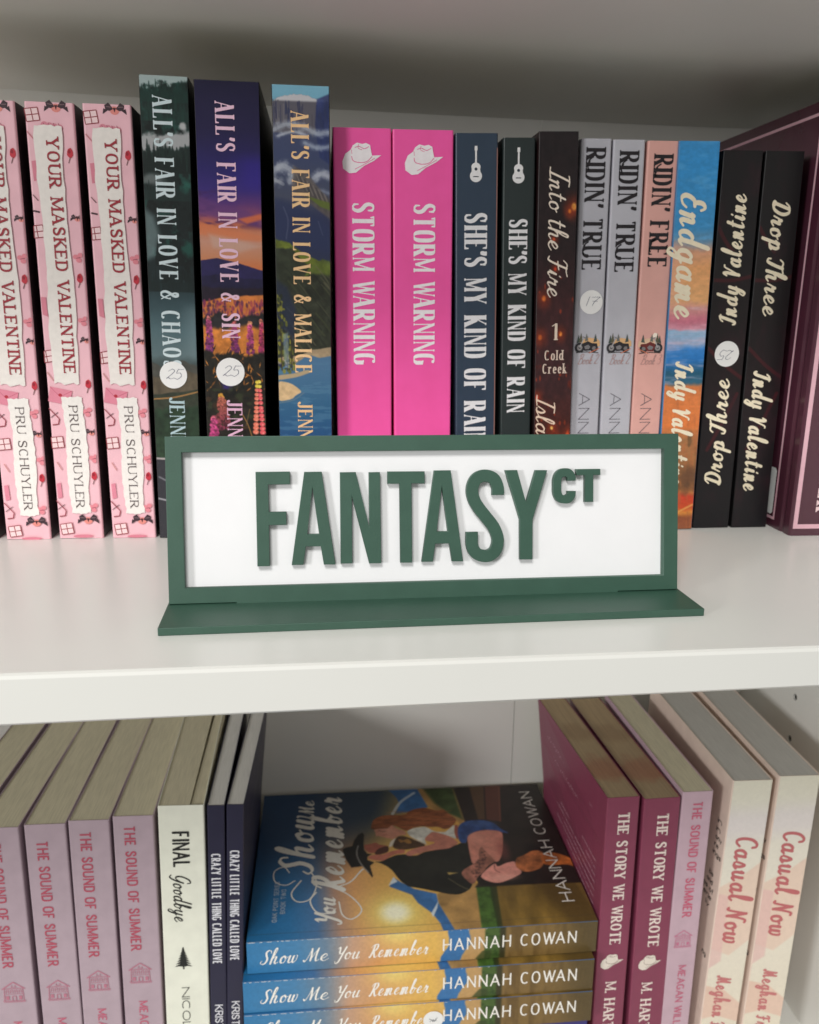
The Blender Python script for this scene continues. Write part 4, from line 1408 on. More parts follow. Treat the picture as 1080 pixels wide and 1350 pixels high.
# ---- plum hardback at the right edge
plum, rosy = (80, 42, 56), (224, 178, 190)
px0, py0, ph, pw = .2457, .4045, .2178, .046
e = empty('hardback_book', (px0, py0, 0), 'large plum hardback with pale pink border lines at the right picture edge', 'hardback book')
PM = pmat('plum_glossy_case', plum, .26, .5, .06, 50, coat=.3)
bm_prof = [(0, .150), (0, .0105), (.0007, .0088), (.0007, .0076), (0, .006), (0, .0016), (.0006, .0005), (.0016, 0), (pw - .0016, 0), (pw, .0016), (pw, .150), (pw - .0028, .150), (pw - .0028, .003), (.0028, .003), (.0028, .150)]
link('cover', prism(bm_prof[::-1][::-1], 0, ph), PM, e)
link('page_block', box(.00285, pw - .00285, .0033, .146, .0035, ph - .0035), PAGE_CREAM, e)
RB = ink(rosy)
fs = Fr((0, 0, 0), (1, 0, 0), (0, 0, 1))


def border(parent, name, x0, x1, z0, z1, t, fr, rgb, lift=.00015):
    it = [('poly', [(x0, z0), (x1, z0), (x1, z0 + t), (x0, z0 + t)], rgb), ('poly', [(x0, z1 - t), (x1, z1 - t), (x1, z1), (x0, z1)], rgb),
          ('poly', [(x0, z0 + t), (x0 + t, z0 + t), (x0 + t, z1 - t), (x0, z1 - t)], rgb), ('poly', [(x1 - t, z0 + t), (x1, z0 + t), (x1, z1 - t), (x1 - t, z1 - t)], rgb)]
    return layers(parent, name, it, fr, lift)


border(e, 'spine_border', 1.2, 44.6, 4.0, 213.0, 2.4, fs, rosy)
fl = Fr((0, .150, 0), (0, -1, 0), (0, 0, 1))
border(e, 'back_border', 4, 133.4, 4.6, 212.4, 1.5, fl, rosy)
layers(e, 'barcode_label', [('poly', [(100, 8.2), (101, 7.2), (129.2, 7.2), (130.6, 8.4), (130.6, 31.6), (129.2, 33), (101, 33), (100, 32)], (236, 238, 236))], fl, .0002)
text(e, 'author_name', 'CARTER', 'didone', Fr((.0128, 0, .0545), (0, 0, -1), (1, 0, 0)), .041, .0115, (232, 204, 206))
text(e, 'author_name', 'NA', 'light', Fr((.0128, 0, .0795), (0, 0, -1), (1, 0, 0)), .0125, .009, (212, 180, 186))

# ------------------------------------------------------------------ lower row
LZ = -.3667
# ---- lilac books with a house


def house(rgb):
    L = lambda *p, w_=.42: ('line', list(p), rgb, w_, 1)
    it = [L((-5.6, -6.4), (-5.2, 2.4)), L((5.4, -6.4), (5.0, 2.4)), L((-6.6, 1.8), (0, 6.6), w_=.7), L((0, 6.6), (6.4, 1.8), w_=.7), L((-6.4, -6.4), (6.4, -6.4), w_=.5), L((-6.0, -7.2), (6.2, -7.2), w_=.35),
          L((-5.2, 2.2), (5.0, 2.2)), L((-5.2, -1.6), (5.1, -1.6), w_=.3)]
    for x in (-3.6, -1.2, 1.2, 3.6):
        it += [L((x - .7, -1), (x - .7, 1.2), w_=.3), L((x + .7, -1), (x + .7, 1.2), w_=.3), L((x - .7, 1.2), (x + .7, 1.2), w_=.3), L((x - .7, .1), (x + .7, .1), w_=.25)]
    for x in (-3.6, 3.6):
        it += [('poly', [(x - .9, -5.4), (x + .9, -5.4), (x + .9, -2.8), (x - .9, -2.8)], rgb)]
    it += [L((-1, -6.3), (-1, -3)), L((1, -6.3), (1, -3)), L((-1, -3), (1, -3)), L((-1.5, 3.2), (1.5, 3.2), w_=.3), L((-1, 3.2), (-1, 4.6), w_=.3), L((1, 3.2), (1, 4.6), w_=.3)]
    for k in range(5):
        it.append(L((-5.3, -5.6 + .7 * k), (-4.6, -5.6 + .7 * k), w_=.2))
    return it


GL = 'lilac paperbacks with red condensed lettering and a house'
lil, red = (178, 158, 168), (178, 80, 98)
for k, (xt, xb, tz0, tz1, hz, az, dz, lab) in enumerate((
        (-.2072, -.2092, -174.2, -256.4, -272.7, -293.6, .0, 'lilac paperback at the left picture edge showing only the top of its pages'),
        (-.1822, -.1845, -173.9, -256.0, -272.5, -293.5, .0000, 'lilac paperback whose red lettering is cut by the left picture edge, lower row'),
        (-.1572, -.1596, -174.0, -256.7, -273.2, -293.0, .0, 'lilac paperback with red lettering second from the left picture edge, lower row'),
        (-.1336, -.1370, -169.4, -252.3, -268.4, -288.5, .0, 'lilac paperback with red lettering third from the left picture edge, lower row'),
        (-.1096, -.1132, -167.1, -249.6, -265.0, -285.0, .0, 'lilac paperback with red lettering beside the pale cream spine, lower row'))):
    Hh = (.2024, .2022, .2030, .2042, .2056)[k]
    b = Book(lab, .0222, Hh, .131, xt, xb, .420, LZ, lil, PAGE_CREAM, GL, fan=(1.0, .9, .2, .2, -.4)[k], yaw=(-.004, -.006, .003, -.004, .0)[k])
    zc = (tz0 + tz1) / 2
    c = b.ax(zc * MM) * 1000 - 2.2
    b.down('title', 'THE SOUND OF SUMMER', 'condl', c, tz0, tz1, 6.0, red)
    b.emb('house_emblem', house((184, 118, 136)), b.ax(hz * MM) * 1000 - .6, hz, 1.0)
    b.down('author_name', 'MEAGAN WILL', 'condl', b.ax(az * MM) * 1000 - .4, az, az - 45, 5.0, (190, 96, 118))

# ---- pale cream book
b = Book('pale cream paperback with black lettering and a pine tree, beside two slim navy spines', .0254, .2108, .133, -.0832, -.0880, .420, LZ, (232, 233, 218), PAGE_CREAM, fan=-1.2)
hw_ = .0127
for v in b.pages.data.vertices:
    if v.co.x > .001:
        v.co.x = .0035 + (.0012 if v.co.y < .06 else 0)
link('page_block', box(.0052, hw_ - .0005, .003, .1325, .0004, .2108 - .0012), PAGE_CREAM, b.e)
b.down('title', 'FINAL', 'cond', -84.5, -172.3, -196.1, 9.4, (34, 34, 32))
b.down('title', 'Goodbye', 'pen', -85.4, -199.8, -231.5, 9.6, (34, 34, 32))
tree = []
for i in range(7):
    y = 6.6 - i * 1.75
    hw = .9 + i * .72
    tree.append(('poly', [(-hw, y - 2.0), (-hw * .4, y - 1.6), (0, y - 2.1), (hw * .5, y - 1.6), (hw, y - 2.1), (.25, y + 1.0), (-.25, y + 1.0)], (28, 30, 28)))
tree.append(('poly', [(-.5, -7.6), (.5, -7.6), (.35, -5), (-.35, -5)], (28, 30, 28)))
b.emb('pine_tree_emblem', tree, -87.0, -257.0, 1.0)
b.down('author_name', 'NICOLE', 'wide', -87.2, -277.6, -314, 4.6, (60, 60, 56))

# ---- slim navy books
GN = 'slim navy paperbacks with white condensed lettering'
for k, (xt, xb, w_, tz0, tz1, az, lab) in enumerate(((-.0641, -.0704, .0098, -187.9, -262.7, -291.7, 'slim navy paperback touching the pale cream spine, lower row'),
                                                     (-.0533, -.0612, .0098, -186.3, -261.1, -290.0, 'slim navy paperback touching the stack of lying books, lower row'))):
    b = Book(lab, w_, .2098, .131, xt, xb, .4203, LZ, (34, 32, 58), PAGE_WHITE, GN, fan=(.4, 2.2)[k], fanz=.125)
    b.down('title', 'CRAZY LITTLE THING CALLED LOVE', 'cond', b.ax((tz0 + tz1) / 2 * MM) * 1000 - .3, tz0, tz1, 5.3, (226, 226, 232))
    b.down('author_name', 'KRISTINA', 'cond', b.ax(az * MM) * 1000 - .2, az, az - 28, 4.7, (222, 222, 228))

# ---- maroon books with a hat
GM = 'maroon paperbacks with cream lettering and a small hat'


def art_maroon_edge(w, d):
    a = Art(w, d, .5)
    a.grad([(0, (176, 150, 112)), (d, (160, 138, 108))], 4, 77)
    a.blob(w * .5, d - 33, w * .66, 12, (154, 100, 76), .65, .6, .7, 78, 7)
    a.blob(w * .6, d - 26, w * .5, 7, (158, 112, 84), .5, .7, .6, 81, 5)
    a.blob(w * .45, d - 78, w * .55, 13, (146, 118, 86), .6, .5, .5, 79, 9)
    a.speck(.12, 80, .5, 30)
    return a


maroon, mcream = (132, 60, 84), (232, 216, 208)
for k, (xt, xb, w_, Y_, tz, hz, az, H_, lab) in enumerate((
        (.1732, .1754, .0200, .421, (-174.5, -268.5), -280.2, -295.6, .2022, 'maroon paperback with cream lettering standing against the stack of lying books'),
        (.1969, .2004, .0226, .4203, (-176.1, -271.5), -282.2, -297.5, .2008, 'maroon paperback with cream lettering standing against the slim lilac spine'))):
    b = Book(lab, w_, H_, .131, xt, xb, Y_, LZ, maroon, PAGE_CREAM, GM, fan=(-4.0, -3.2)[k], fanz=.115)
    b.down('title', 'THE STORY WE WROTE', 'slab', (174.7, 199.0)[k], tz[0], tz[1], 7.0, mcream)
    b.emb('hat_emblem', [(i[0], [(x * .78, y * .78) for x, y in i[1]]) + tuple(i[2:]) for i in hat((226, 216, 204), (150, 130, 120))], (174.4, 198.8)[k], hz, .95)
    b.down('author_name', 'M. HART', 'slab', (175.0, 198.6)[k], az, az - 36, 7.0, mcream)
    A = art_maroon_edge(w_ * 1000 - 1.2, 130)
    o = A.mesh(b.e, 'edge_print', (-(w_ / 2 - .0006), .1303, H_ - .00045), (1, 0, 0), (0, -1, 0), .0001)
    for v in o.data.vertices:
        v.co.x += math.tan(math.radians((-4.0, -3.2)[k])) * max(0, v.co.y - .004)
    if k == 0:
        # blurb printed on the back cover: thin handwriting and paragraphs
        fan = lambda y, z: math.tan(math.radians(-4.0)) * max(0, y - .004) * max(0, (z - .115) / (H_ - .115))
        V, F = [], []
        rs = random.Random(4)

        def rib(y0, y1, z, hgt, wav):
            n = int((y1 - y0) / .0012)
            base = len(V)
            for i in range(n + 1):
                y = y0 + (y1 - y0) * i / n
                zz = z + wav * math.sin(i * 1.9) + wav * .6 * math.sin(i * .83)
                x = -w_ / 2 - .0002 + fan(y, zz)
                V.append((x, y, zz))
                V.append((x, y, zz + hgt))
            for i in range(n):
                if rs.random() > .14:
                    F.append((base + 2 * i, base + 2 * i + 1, base + 2 * i + 3, base + 2 * i + 2))
        rib(.022, .112, .181, .0006, .0013)
        rib(.048, .098, .171, .0006, .0013)
        for j in range(9):
            rib(.012, .095 - .02 * rs.random(), .150 - .0052 * j, .0007, .0002)
        link('back_cover_print', mesh_from(V, F), ink((196, 150, 164)), b.e)

# ---- slim lilac book on the right
b = Book('slim lilac paperback with red lettering between the maroon and the peach spines', .0190, .2042, .131, .2187, .2198, .4203, LZ, (194, 166, 178), PAGE_CREAM, GL, fan=-1.8)
b.down('title', 'THE SOUND OF SUMMER', 'condl', 219.4, -169.0, -250.4, 6.0, (196, 96, 120))
b.emb('house_emblem', house((196, 120, 146)), 219.0, -266.0, .9)
b.down('author_name', 'MEAGAN WILL', 'condl', 220.6, -286.0, -332, 5.0, (190, 100, 124))


# ---- peach and cream books
def art_peach(w, h):
    a = Art(w, h, .5)
    a.grad([(0, (228, 224, 206)), (24, (226, 222, 208)), (50, (228, 222, 208)), (h, (226, 216, 196))], 1, 3)
    a.poly([(w + 1, 56), (w * .55, 66), (-1, 74), (-1, 118), (w * .5, 124), (w + 1, 112)], (228, 202, 184), .9, .7)
    a.poly([(-1, 78), (w * .28, 80), (w * .3, 128), (-1, 134)], (224, 184, 178), .7, .8)
    a.poly([(-1, 146), (w * .5, 150), (w + 1, 162), (w + 1, 176), (w * .4, 170), (-1, 172)], (226, 194, 176), .9, .5)
    a.band(20, 40, (222, 212, 220), .5, 8, 0)
    a.speck(.02, 51, 2, 2)
    return a


GP = 'peach and cream paperbacks with rose script lettering'
for k, (xt, xb, w_, H_, Y_, tz, az, lab) in enumerate(((.2516, .2482, .0250, .2108, .419, (-193.7, -271.5), -294.7, 'peach and cream paperback with rose script beside the slim lilac spine'),
                                                       (.2806, .2772, .0262, .2128, .4185, (-191.1, -267.7), -291.7, 'peach and cream paperback with rose script nearest the bookcase side'))):
    b = Book(lab, w_, H_, .131, xt, xb, Y_, LZ, (226, 206, 192), PAGE_GREY, GP, fan=(.4, 1.4)[k], corner=1.0)
    b.art(art_peach(w_ * 1000 - 1.0, H_ * 1000))
    b.down('title', 'Casual Now', 'monol', (252.0, 281.6)[k] - .2, tz[0], tz[1], 13.0, (190, 106, 108))
    b.down('author_name', 'Meghan Fren', 'monol', (248.8, 279.2)[k] - .6, az, az - 55, 9.0, (196, 120, 120))
    # black words of the back cover near the fold
    fr = Fr((-w_ / 2, 0, 0), (0, -1, 0), (0, 0, 1))
    for j, (wd, zz, y1) in enumerate((('in', .176, .006), ('in', .170, .0065), ('any', .1645, .0035), ('re', .159, .0065), ('ings', .1535, .002), ('be', .138, .008), ('and', .1325, .0075), ('as of', .127, .0055), ('erie', .1215, .0068), ('ly', .116, .008), ('ng', .082, .0045))):
        ln = .0026 * len(wd)
        text(b.e, 'back_cover_word', wd, 'sanslow', Fr((-w_ / 2, y1 + ln, zz), (0, -1, 0), (0, 0, 1)), ln, .0036, (40, 36, 36), .0002)


# ---- stack of lying books
SUN = (17.8, 123.2)


def sky_cols(v):
    """colour along the book height; v = 0 foot, 213 head"""
    return [(0, (84, 68, 34)), (24, (112, 90, 46)), (52, (128, 102, 54)), (60, (120, 104, 66))]


# outlines of the printed figures on the cover: distance from spine, distance from foot, in mm
FIG = [
    ('torso', (30,30,26), [(66.9,133.5),(66.6,129.0),(69.7,124.2),(72.8,118.2),(73.2,111.7),(70.4,105.6),(74.3,98.2),(73.9,100.2),(76.1,89.8),(80.4,74.1),(82.1,72.7),(81.7,67.2),(72.4,67.5),(58.8,67.9),(51.9,75.6),(45.2,75.2),(39.9,70.8),(35.2,73.1),(31.8,77.4),(30.1,82.0),(31.2,88.4),(34.5,96.0),(37.9,105.0),(40.1,112.1),(40.4,113.2),(46.9,118.1),(56.4,121.8),(61.0,124.8),(64.8,129.1)]),
    ('hairw', (140,80,48), [(103.4,134.2),(112.3,132.1),(115.2,130.1),(118.4,125.0),(118.7,119.3),(118.0,113.1),(117.6,107.6),(122.1,105.2),(124.9,99.9),(126.4,92.1),(126.3,95.1),(125.2,90.1),(121.1,83.8),(122.8,78.5),(116.2,75.3),(109.5,70.4),(104.3,73.3),(99.9,76.8),(98.3,81.1),(102.0,85.5),(102.5,92.8),(103.7,99.3),(101.6,106.0),(101.9,102.9),(98.4,108.8),(101.6,112.1),(107.1,117.8),(102.4,121.8),(102.8,126.6),(102.2,131.5)]),
    ('facew', (200,138,116), [(102.2,132.1),(102.9,127.8),(102.4,121.8),(107.1,118.4),(101.9,115.7),(99.5,110.5),(94.4,108.5),(94.4,113.4),(92.2,116.5),(90.0,119.1),(91.3,122.6),(93.5,126.6),(94.7,129.5),(93.8,130.8),(98.7,130.8)]),
    ('collar', (206,198,184), [(81.4,122.7),(87.8,121.1),(91.7,116.6),(88.4,117.2),(82.1,120.3)]),
    ('beardhair', (74,52,34), [(82.1,120.3),(92.2,116.5),(93.8,112.8),(91.5,108.2),(87.2,102.1),(82.6,97.2),(80.2,97.5),(79.0,104.7),(77.7,111.3),(78.7,117.7)]),
    ('beardlight', (150,108,56), [(90.2,115.5),(88.0,112.1),(90.6,108.3),(84.7,105.9),(84.0,108.9),(87.0,111.6),(85.3,114.1)]),
    ('shirt', (206,204,194), [(98.4,108.8),(101.9,102.9),(102.7,94.9),(103.1,99.3),(102.7,94.5),(96.3,88.7),(95.0,81.6),(97.4,78.8),(104.3,72.9),(94.5,74.8),(86.0,74.1),(91.0,79.7),(95.5,87.2),(96.4,90.7),(89.2,96.9),(82.1,96.1),(80.8,94.7),(85.0,99.7),(90.6,107.1),(84.0,97.1),(88.2,102.6),(92.4,106.9)]),
    ('arm', (190,122,104), [(89.2,96.9),(96.4,90.7),(95.5,87.2),(91.0,79.7),(86.2,75.6),(82.1,73.1),(76.6,81.0),(75.7,92.9),(74.4,99.4),(70.6,104.4),(71.0,109.0),(73.7,101.2),(70.4,105.6),(71.3,110.8),(74.1,111.9),(77.8,107.2),(80.3,98.7),(79.6,103.5),(80.9,96.2),(84.1,88.7),(85.9,95.6)]),
    ('waist', (150,84,70), [(94.5,74.8),(103.0,73.1),(102.8,70.6),(86.6,72.8),(86.0,74.1)]),
    ('shorts', (46,74,130), [(93.0,72.6),(101.4,70.8),(106.4,65.9),(107.8,57.3),(106.5,49.2),(101.9,43.5),(95.6,40.6),(90.0,35.2),(91.7,40.6),(95.8,51.2),(94.5,58.9),(89.2,65.9),(81.7,67.9),(82.1,72.7)]),
    ('thigh', (206,136,118), [(87.3,66.6),(91.0,64.4),(94.2,58.9),(95.5,51.3),(93.8,42.6),(90.3,40.1),(68.1,45.1),(59.6,49.7),(60.5,53.3),(57.3,57.8),(60.2,64.2),(58.8,67.9),(71.2,67.7)]),
    ('calf', (222,150,136), [(46.5,64.8),(52.9,59.4),(59.2,52.1),(54.5,51.5),(58.6,44.4),(59.8,38.3),(54.6,38.8),(47.5,35.4),(42.1,45.0),(38.7,53.2),(39.9,58.2),(43.0,62.8)]),
    ('boot', (170,100,58), [(62.7,37.3),(65.7,30.3),(69.5,24.7),(69.7,19.8),(67.0,16.6),(51.9,20.5),(48.1,29.9),(48.6,35.9),(54.1,39.3)]),
    ('hand', (158,104,88), [(49.8,77.0),(54.1,74.5),(58.7,67.6),(62.4,62.3),(73.1,61.1),(77.2,58.0),(72.8,56.8),(64.0,52.7),(60.3,51.8),(56.2,58.0),(50.7,61.4),(45.6,66.8),(40.8,68.8),(38.9,71.8),(45.2,75.2)]),
    ('neckm', (182,108,90), [(70.8,138.2),(74.2,134.9),(73.5,127.4),(77.1,121.3),(78.4,114.8),(77.2,111.4),(74.1,112.2),(73.3,119.3),(70.5,123.5),(67.3,127.2),(68.1,132.3)]),
    ('facem', (164,92,76), [(85.6,139.8),(85.7,136.0),(87.7,131.2),(84.7,129.0),(83.3,123.2),(80.5,122.8),(78.1,128.2),(75.8,133.0),(76.5,136.5),(80.0,139.2)]),
    ('beard', (78,42,34), [(75.8,133.0),(80.2,130.4),(81.8,127.4),(83.3,123.2),(79.5,122.6),(76.0,123.7),(74.1,128.5),(73.9,132.0)]),
    ('hat', (27,25,25), [(81.7,154.8),(83.8,151.9),(84.8,147.8),(90.8,146.4),(97.3,143.2),(99.4,140.1),(96.9,139.1),(87.4,139.9),(80.0,139.8),(75.7,137.7),(75.1,134.8),(72.6,137.8),(69.1,138.0),(66.1,133.6),(62.8,136.6),(52.5,135.2),(50.9,135.8),(56.1,138.1),(62.8,141.7),(62.0,149.1),(68.4,151.7),(75.7,153.8)]),
    ('band', (160,156,150), [(84.9,143.7),(77.7,145.0),(70.5,144.2),(63.7,141.9),(56.1,138.1)]),
]


def art_cover(D, H):
    a = Art(D, H, .5)
    V = H - a.Y          # distance from the foot
    U = a.X              # distance from the spine
    # sky from gold at the hills to blue at the head
    st = [(86, (214, 166, 84)), (110, (222, 176, 92)), (128, (216, 166, 92)), (146, (214, 158, 104)), (158, (176, 140, 120)), (172, (76, 116, 160)), (190, (44, 112, 164)), (213, (30, 98, 146))]
    P = V - (U - 20) * .10 + 5 * (fbm(U / 40, V / 40, 81) - .5)
    for k in range(3):
        a.c[..., k] = np.interp(P, [s[0] for s in st], [s[1][k] for s in st])
    back = sstep(60, 130, U + .35 * (V - 120))
    a.over(back * sstep(128, 165, V + .25 * U), (22, 50, 84), .85)
    a.over(back * sstep(90, 120, V) * (1 - sstep(128, 165, V + .25 * U)), (118, 118, 96), .6)
    f = lambda pts: [(u, H - v) for u, v in pts]
    g = np.hypot(U - SUN[0], (V - SUN[1]) * .95)
    a.over(np.exp(-(g / 17) ** 2), (240, 222, 124), .95)
    a.over(1 - sstep(3, 13, g), (252, 248, 216), 1)
    blue, snow = (58, 106, 160), (206, 214, 220)
    a.poly(f([(154, 95.9), (152.3, 67.2), (106.3, 62.1), (37.6, 69), (37.6, 22.3), (-7, 34.1), (-7, 88), (8.9, 91.3), (23.7, 95.6), (32, 95.2), (40.9, 73.2), (106.9, 69.5), (126.3, 89.7)]), (172, 134, 80), 1, .6, .25, 82, 12)
    a.poly(f([(40, 96), (36, 78), (60, 66), (130, 64), (152, 70), (153, 118), (126, 92)]), (150, 128, 76), .0, 1)
    a.poly(f([(153, 118.4), (154, 95.9), (126.3, 89.7), (121.2, 106.3), (120.6, 114.7), (131.9, 110.7), (140.1, 112.3)]), blue, 1, .5, .25, 83, 8)
    a.line(f([(120, 117), (134.5, 109.7), (145.8, 98.4)]), 2.2, snow, .8)
    a.poly(f([(41.3, 125.2), (49.9, 121.9), (44.5, 117), (38, 109.6), (32.1, 95.8), (23.7, 95.6), (8.9, 91.3), (-3, 88), (-3, 95.3), (5.9, 96.7), (15, 100.6), (24.7, 108.4), (32.5, 111.5)]), blue, 1, .5, .25, 84, 8)
    a.poly(f([(42.3, 125.8), (50.5, 121.8), (45.7, 119.5)]), snow, .95, .4)
    a.poly(f([(15.1, 101.2), (25.5, 95.4), (19.2, 96.9), (11.5, 100.4)]), snow, .95, .4)
    a.poly(f([(152.2, 91.3), (153, 67.3), (109.1, 66.1), (117.4, 75.5), (131.2, 84.4)]), (56, 76, 40), .95, 2, .3, 85, 6)
    a.poly(f([(36.7, 62), (36.7, 4), (-4, -2), (-4, 62)]), (122, 96, 44), 1, .8, .3, 86, 26, 1, 3)
    a.poly(f([(36.7, 30), (36.7, -4), (-4, -4), (-4, 16)]), (84, 66, 34), .8, 5)
    a.poly(f([(36.6, 69.2), (36.7, 58.5), (-4.7, 61.7), (-3.8, 72.7)]), (66, 96, 40), 1, .8, .3, 87, 3)
    a.poly(f([(36.7, 60.5), (36.7, 55.8), (-4.8, 59.8), (-4.6, 62.9)]), (42, 52, 26), .85, .8)
    # dark barn
    a.poly(f([(152.3, 67.2), (156, -6), (34.5, -6), (36.5, 40), (37.5, 66), (55, 72.2), (106.5, 65)]), (36, 27, 24), 1, .6, .3, 88, 10)
    a.poly(f([(153, 54.4), (153, 42.6), (107.8, 49.7), (108.2, 54.9)]), (92, 66, 44), .9, .6)
    a.poly(f([(153, 41.7), (153.1, 29.7), (104.4, 38.6), (107.7, 49)]), (98, 54, 42), .9, .6)
    a.line(f([(153, 42.2), (107.5, 49.4)]), .8, (40, 24, 22), .9)
    a.line(f([(153, 30.4), (104.4, 39.2)]), .7, (130, 76, 58), .8)
    a.poly(f([(78, 25), (60, 34), (62, 14), (76, 8)]), (24, 20, 20), .7, 3)
    # the couple
    sh = lambda u, v, ru, rv, c, al=.5: a.blob(u, H - v, ru, rv, c, al, .8)
    a.poly(f([(44, 65), (36, 70), (36, 30), (60, 20), (60, 40), (48, 36), (42, 50)]), (28, 22, 20), .9, 1)
    rs = np.random.RandomState(8)
    for nm, c, pts in FIG:
        q = f(pts)
        if nm == 'band':
            a.line(q, .9, c, .75)
            continue
        a.poly(loop(q, 2) if nm not in ('hat',) else q, c, 1, .35, {'hairw': .4, 'torso': .25, 'shirt': .2, 'boot': .5, 'hand': .3, 'beardhair': .4, 'shorts': .3}.get(nm, .12), 92, 4, 2.2 if nm == 'hairw' else 1, .7 if nm == 'hairw' else 1)
        us, vs = [p[0] for p in pts], [p[1] for p in pts]
        if nm == 'hairw':
            for k in range(40):
                v0, u0 = rs.uniform(76, 120), rs.uniform(102, 122)
                a.line(f([(u0, v0 + 7), (u0 + rs.uniform(-2, 2), v0), (u0 + rs.uniform(-3, 2), v0 - 6)]), .5, [(184, 112, 66), (94, 50, 30), (160, 92, 54)][k % 3], .6)
        if nm == 'torso':
            sh(62, 96, 8, 14, (46, 45, 38), .5)
            sh(42, 88, 6, 12, (17, 17, 15), .6)
            a.line(f([(46, 86), (38, 79), (34, 74)]), .6, (110, 104, 76), .8)
        if nm == 'thigh':
            sh(72, 44, 10, 4, (150, 78, 72), .55)
            sh(86, 60, 6, 5, (226, 158, 138), .5)
        if nm == 'calf':
            a.line(f([(58, 53), (52, 53.5), (49, 51)]), .7, (140, 80, 74), .8)
            sh(44, 50, 3, 9, (238, 178, 162), .5)
        if nm == 'hand':
            for _ in range(30):
                t = rs.rand()
                a.blob(46 + 24 * t + rs.uniform(-3, 3), H - (70 - 14 * t + rs.uniform(-2.5, 2.5)), rs.uniform(.5, 1.1), rs.uniform(.5, 1.1), (74, 48, 46), .7, .5)
        if nm == 'facew':
            sh(100, 122, 3, 4, (224, 164, 142), .5)
            a.line(f([(101, 128.5), (99.4, 126), (99.6, 123.5)]), .5, (92, 52, 42), .85)
            a.line(f([(95.5, 126), (95.6, 123.2)]), .6, (168, 70, 70), .75)
        if nm == 'shorts':
            sh(103, 52, 3, 8, (72, 104, 158), .5)
            sh(95, 64, 3, 5, (32, 52, 100), .6)
    a.poly(loop(f([(62, 20), (68, 14), (64, 4), (56, -4), (48, -6), (54, 5), (53, 14), (55, 20)]), 2), (178, 98, 46), 1, .5, .4, 91, 4)
    a.poly(f([(52, 86), (51, 79), (49.5, 85)]), (196, 168, 96), .9, .4)
    a.line(f([(5.6, 0), (5.7, H)]), .6, (60, 54, 50), .25)
    a.speck(.06, 53, 1.2, 1.2)
    return a


def art_stack_spine(w, H):
    """grid with X across the thickness and Y from head to foot"""
    a = Art(w, H, .5)
    a.grad([(0, (52, 122, 172)), (30, (72, 130, 174)), (48, (108, 132, 154)), (62, (196, 156, 128)), (78, (214, 160, 104)), (96, (222, 174, 96)), (112, (224, 180, 92)), (118, (220, 176, 96)), (213, (190, 150, 96))], 4, 15, sc=22)
    Yw = a.Y + 1.6 * np.sin(a.X * .32 + .8) + 2 * (fbm(a.X / 6, a.Y / 9, 16) - .5) + (a.X - 11) * -.22
    a.over(np.exp(-(((a.Y - 89) / 12) ** 2)) * sstep(w * .4, w, a.X), (240, 222, 130), .7)
    a.over(sstep(131.5, 132.4, Yw), (190, 152, 100))
    a.over(sstep(118.5, 119.4, Yw) * (1 - sstep(131.5, 132.8, Yw)), (62, 116, 170))
    a.over(sstep(142, 143.5, a.Y + 1.5 * (fbm(a.X / 3, a.Y / 3, 17) - .5) - (w - a.X) * .0), (72, 96, 44))
    a.over(sstep(.5, .7, fbm(a.X / 2.2, a.Y / 2.2, 18)) * sstep(141, 144, a.Y) * (1 - sstep(153, 155, a.Y)), (44, 66, 30), .7)
    a.over((a.X < 6) * sstep(136 + a.X * .8, 138 + a.X * .8, a.Y) * (1 - sstep(146, 148, a.Y)), (58, 70, 36), .8)
    a.over(sstep(151, 153, a.Y), (56, 54, 30))
    a.over(sstep(154.5, 156.5, a.Y), (128, 102, 58))
    a.over(sstep(.45, .75, fbm(a.X / 30, a.Y / 5, 19)) * sstep(156, 158, a.Y), (96, 74, 40), .7)
    a.over(sstep(180, 212, a.Y), (78, 66, 40), .75)
    a.speck(.06, 55, 1.2, 1.2)
    return a


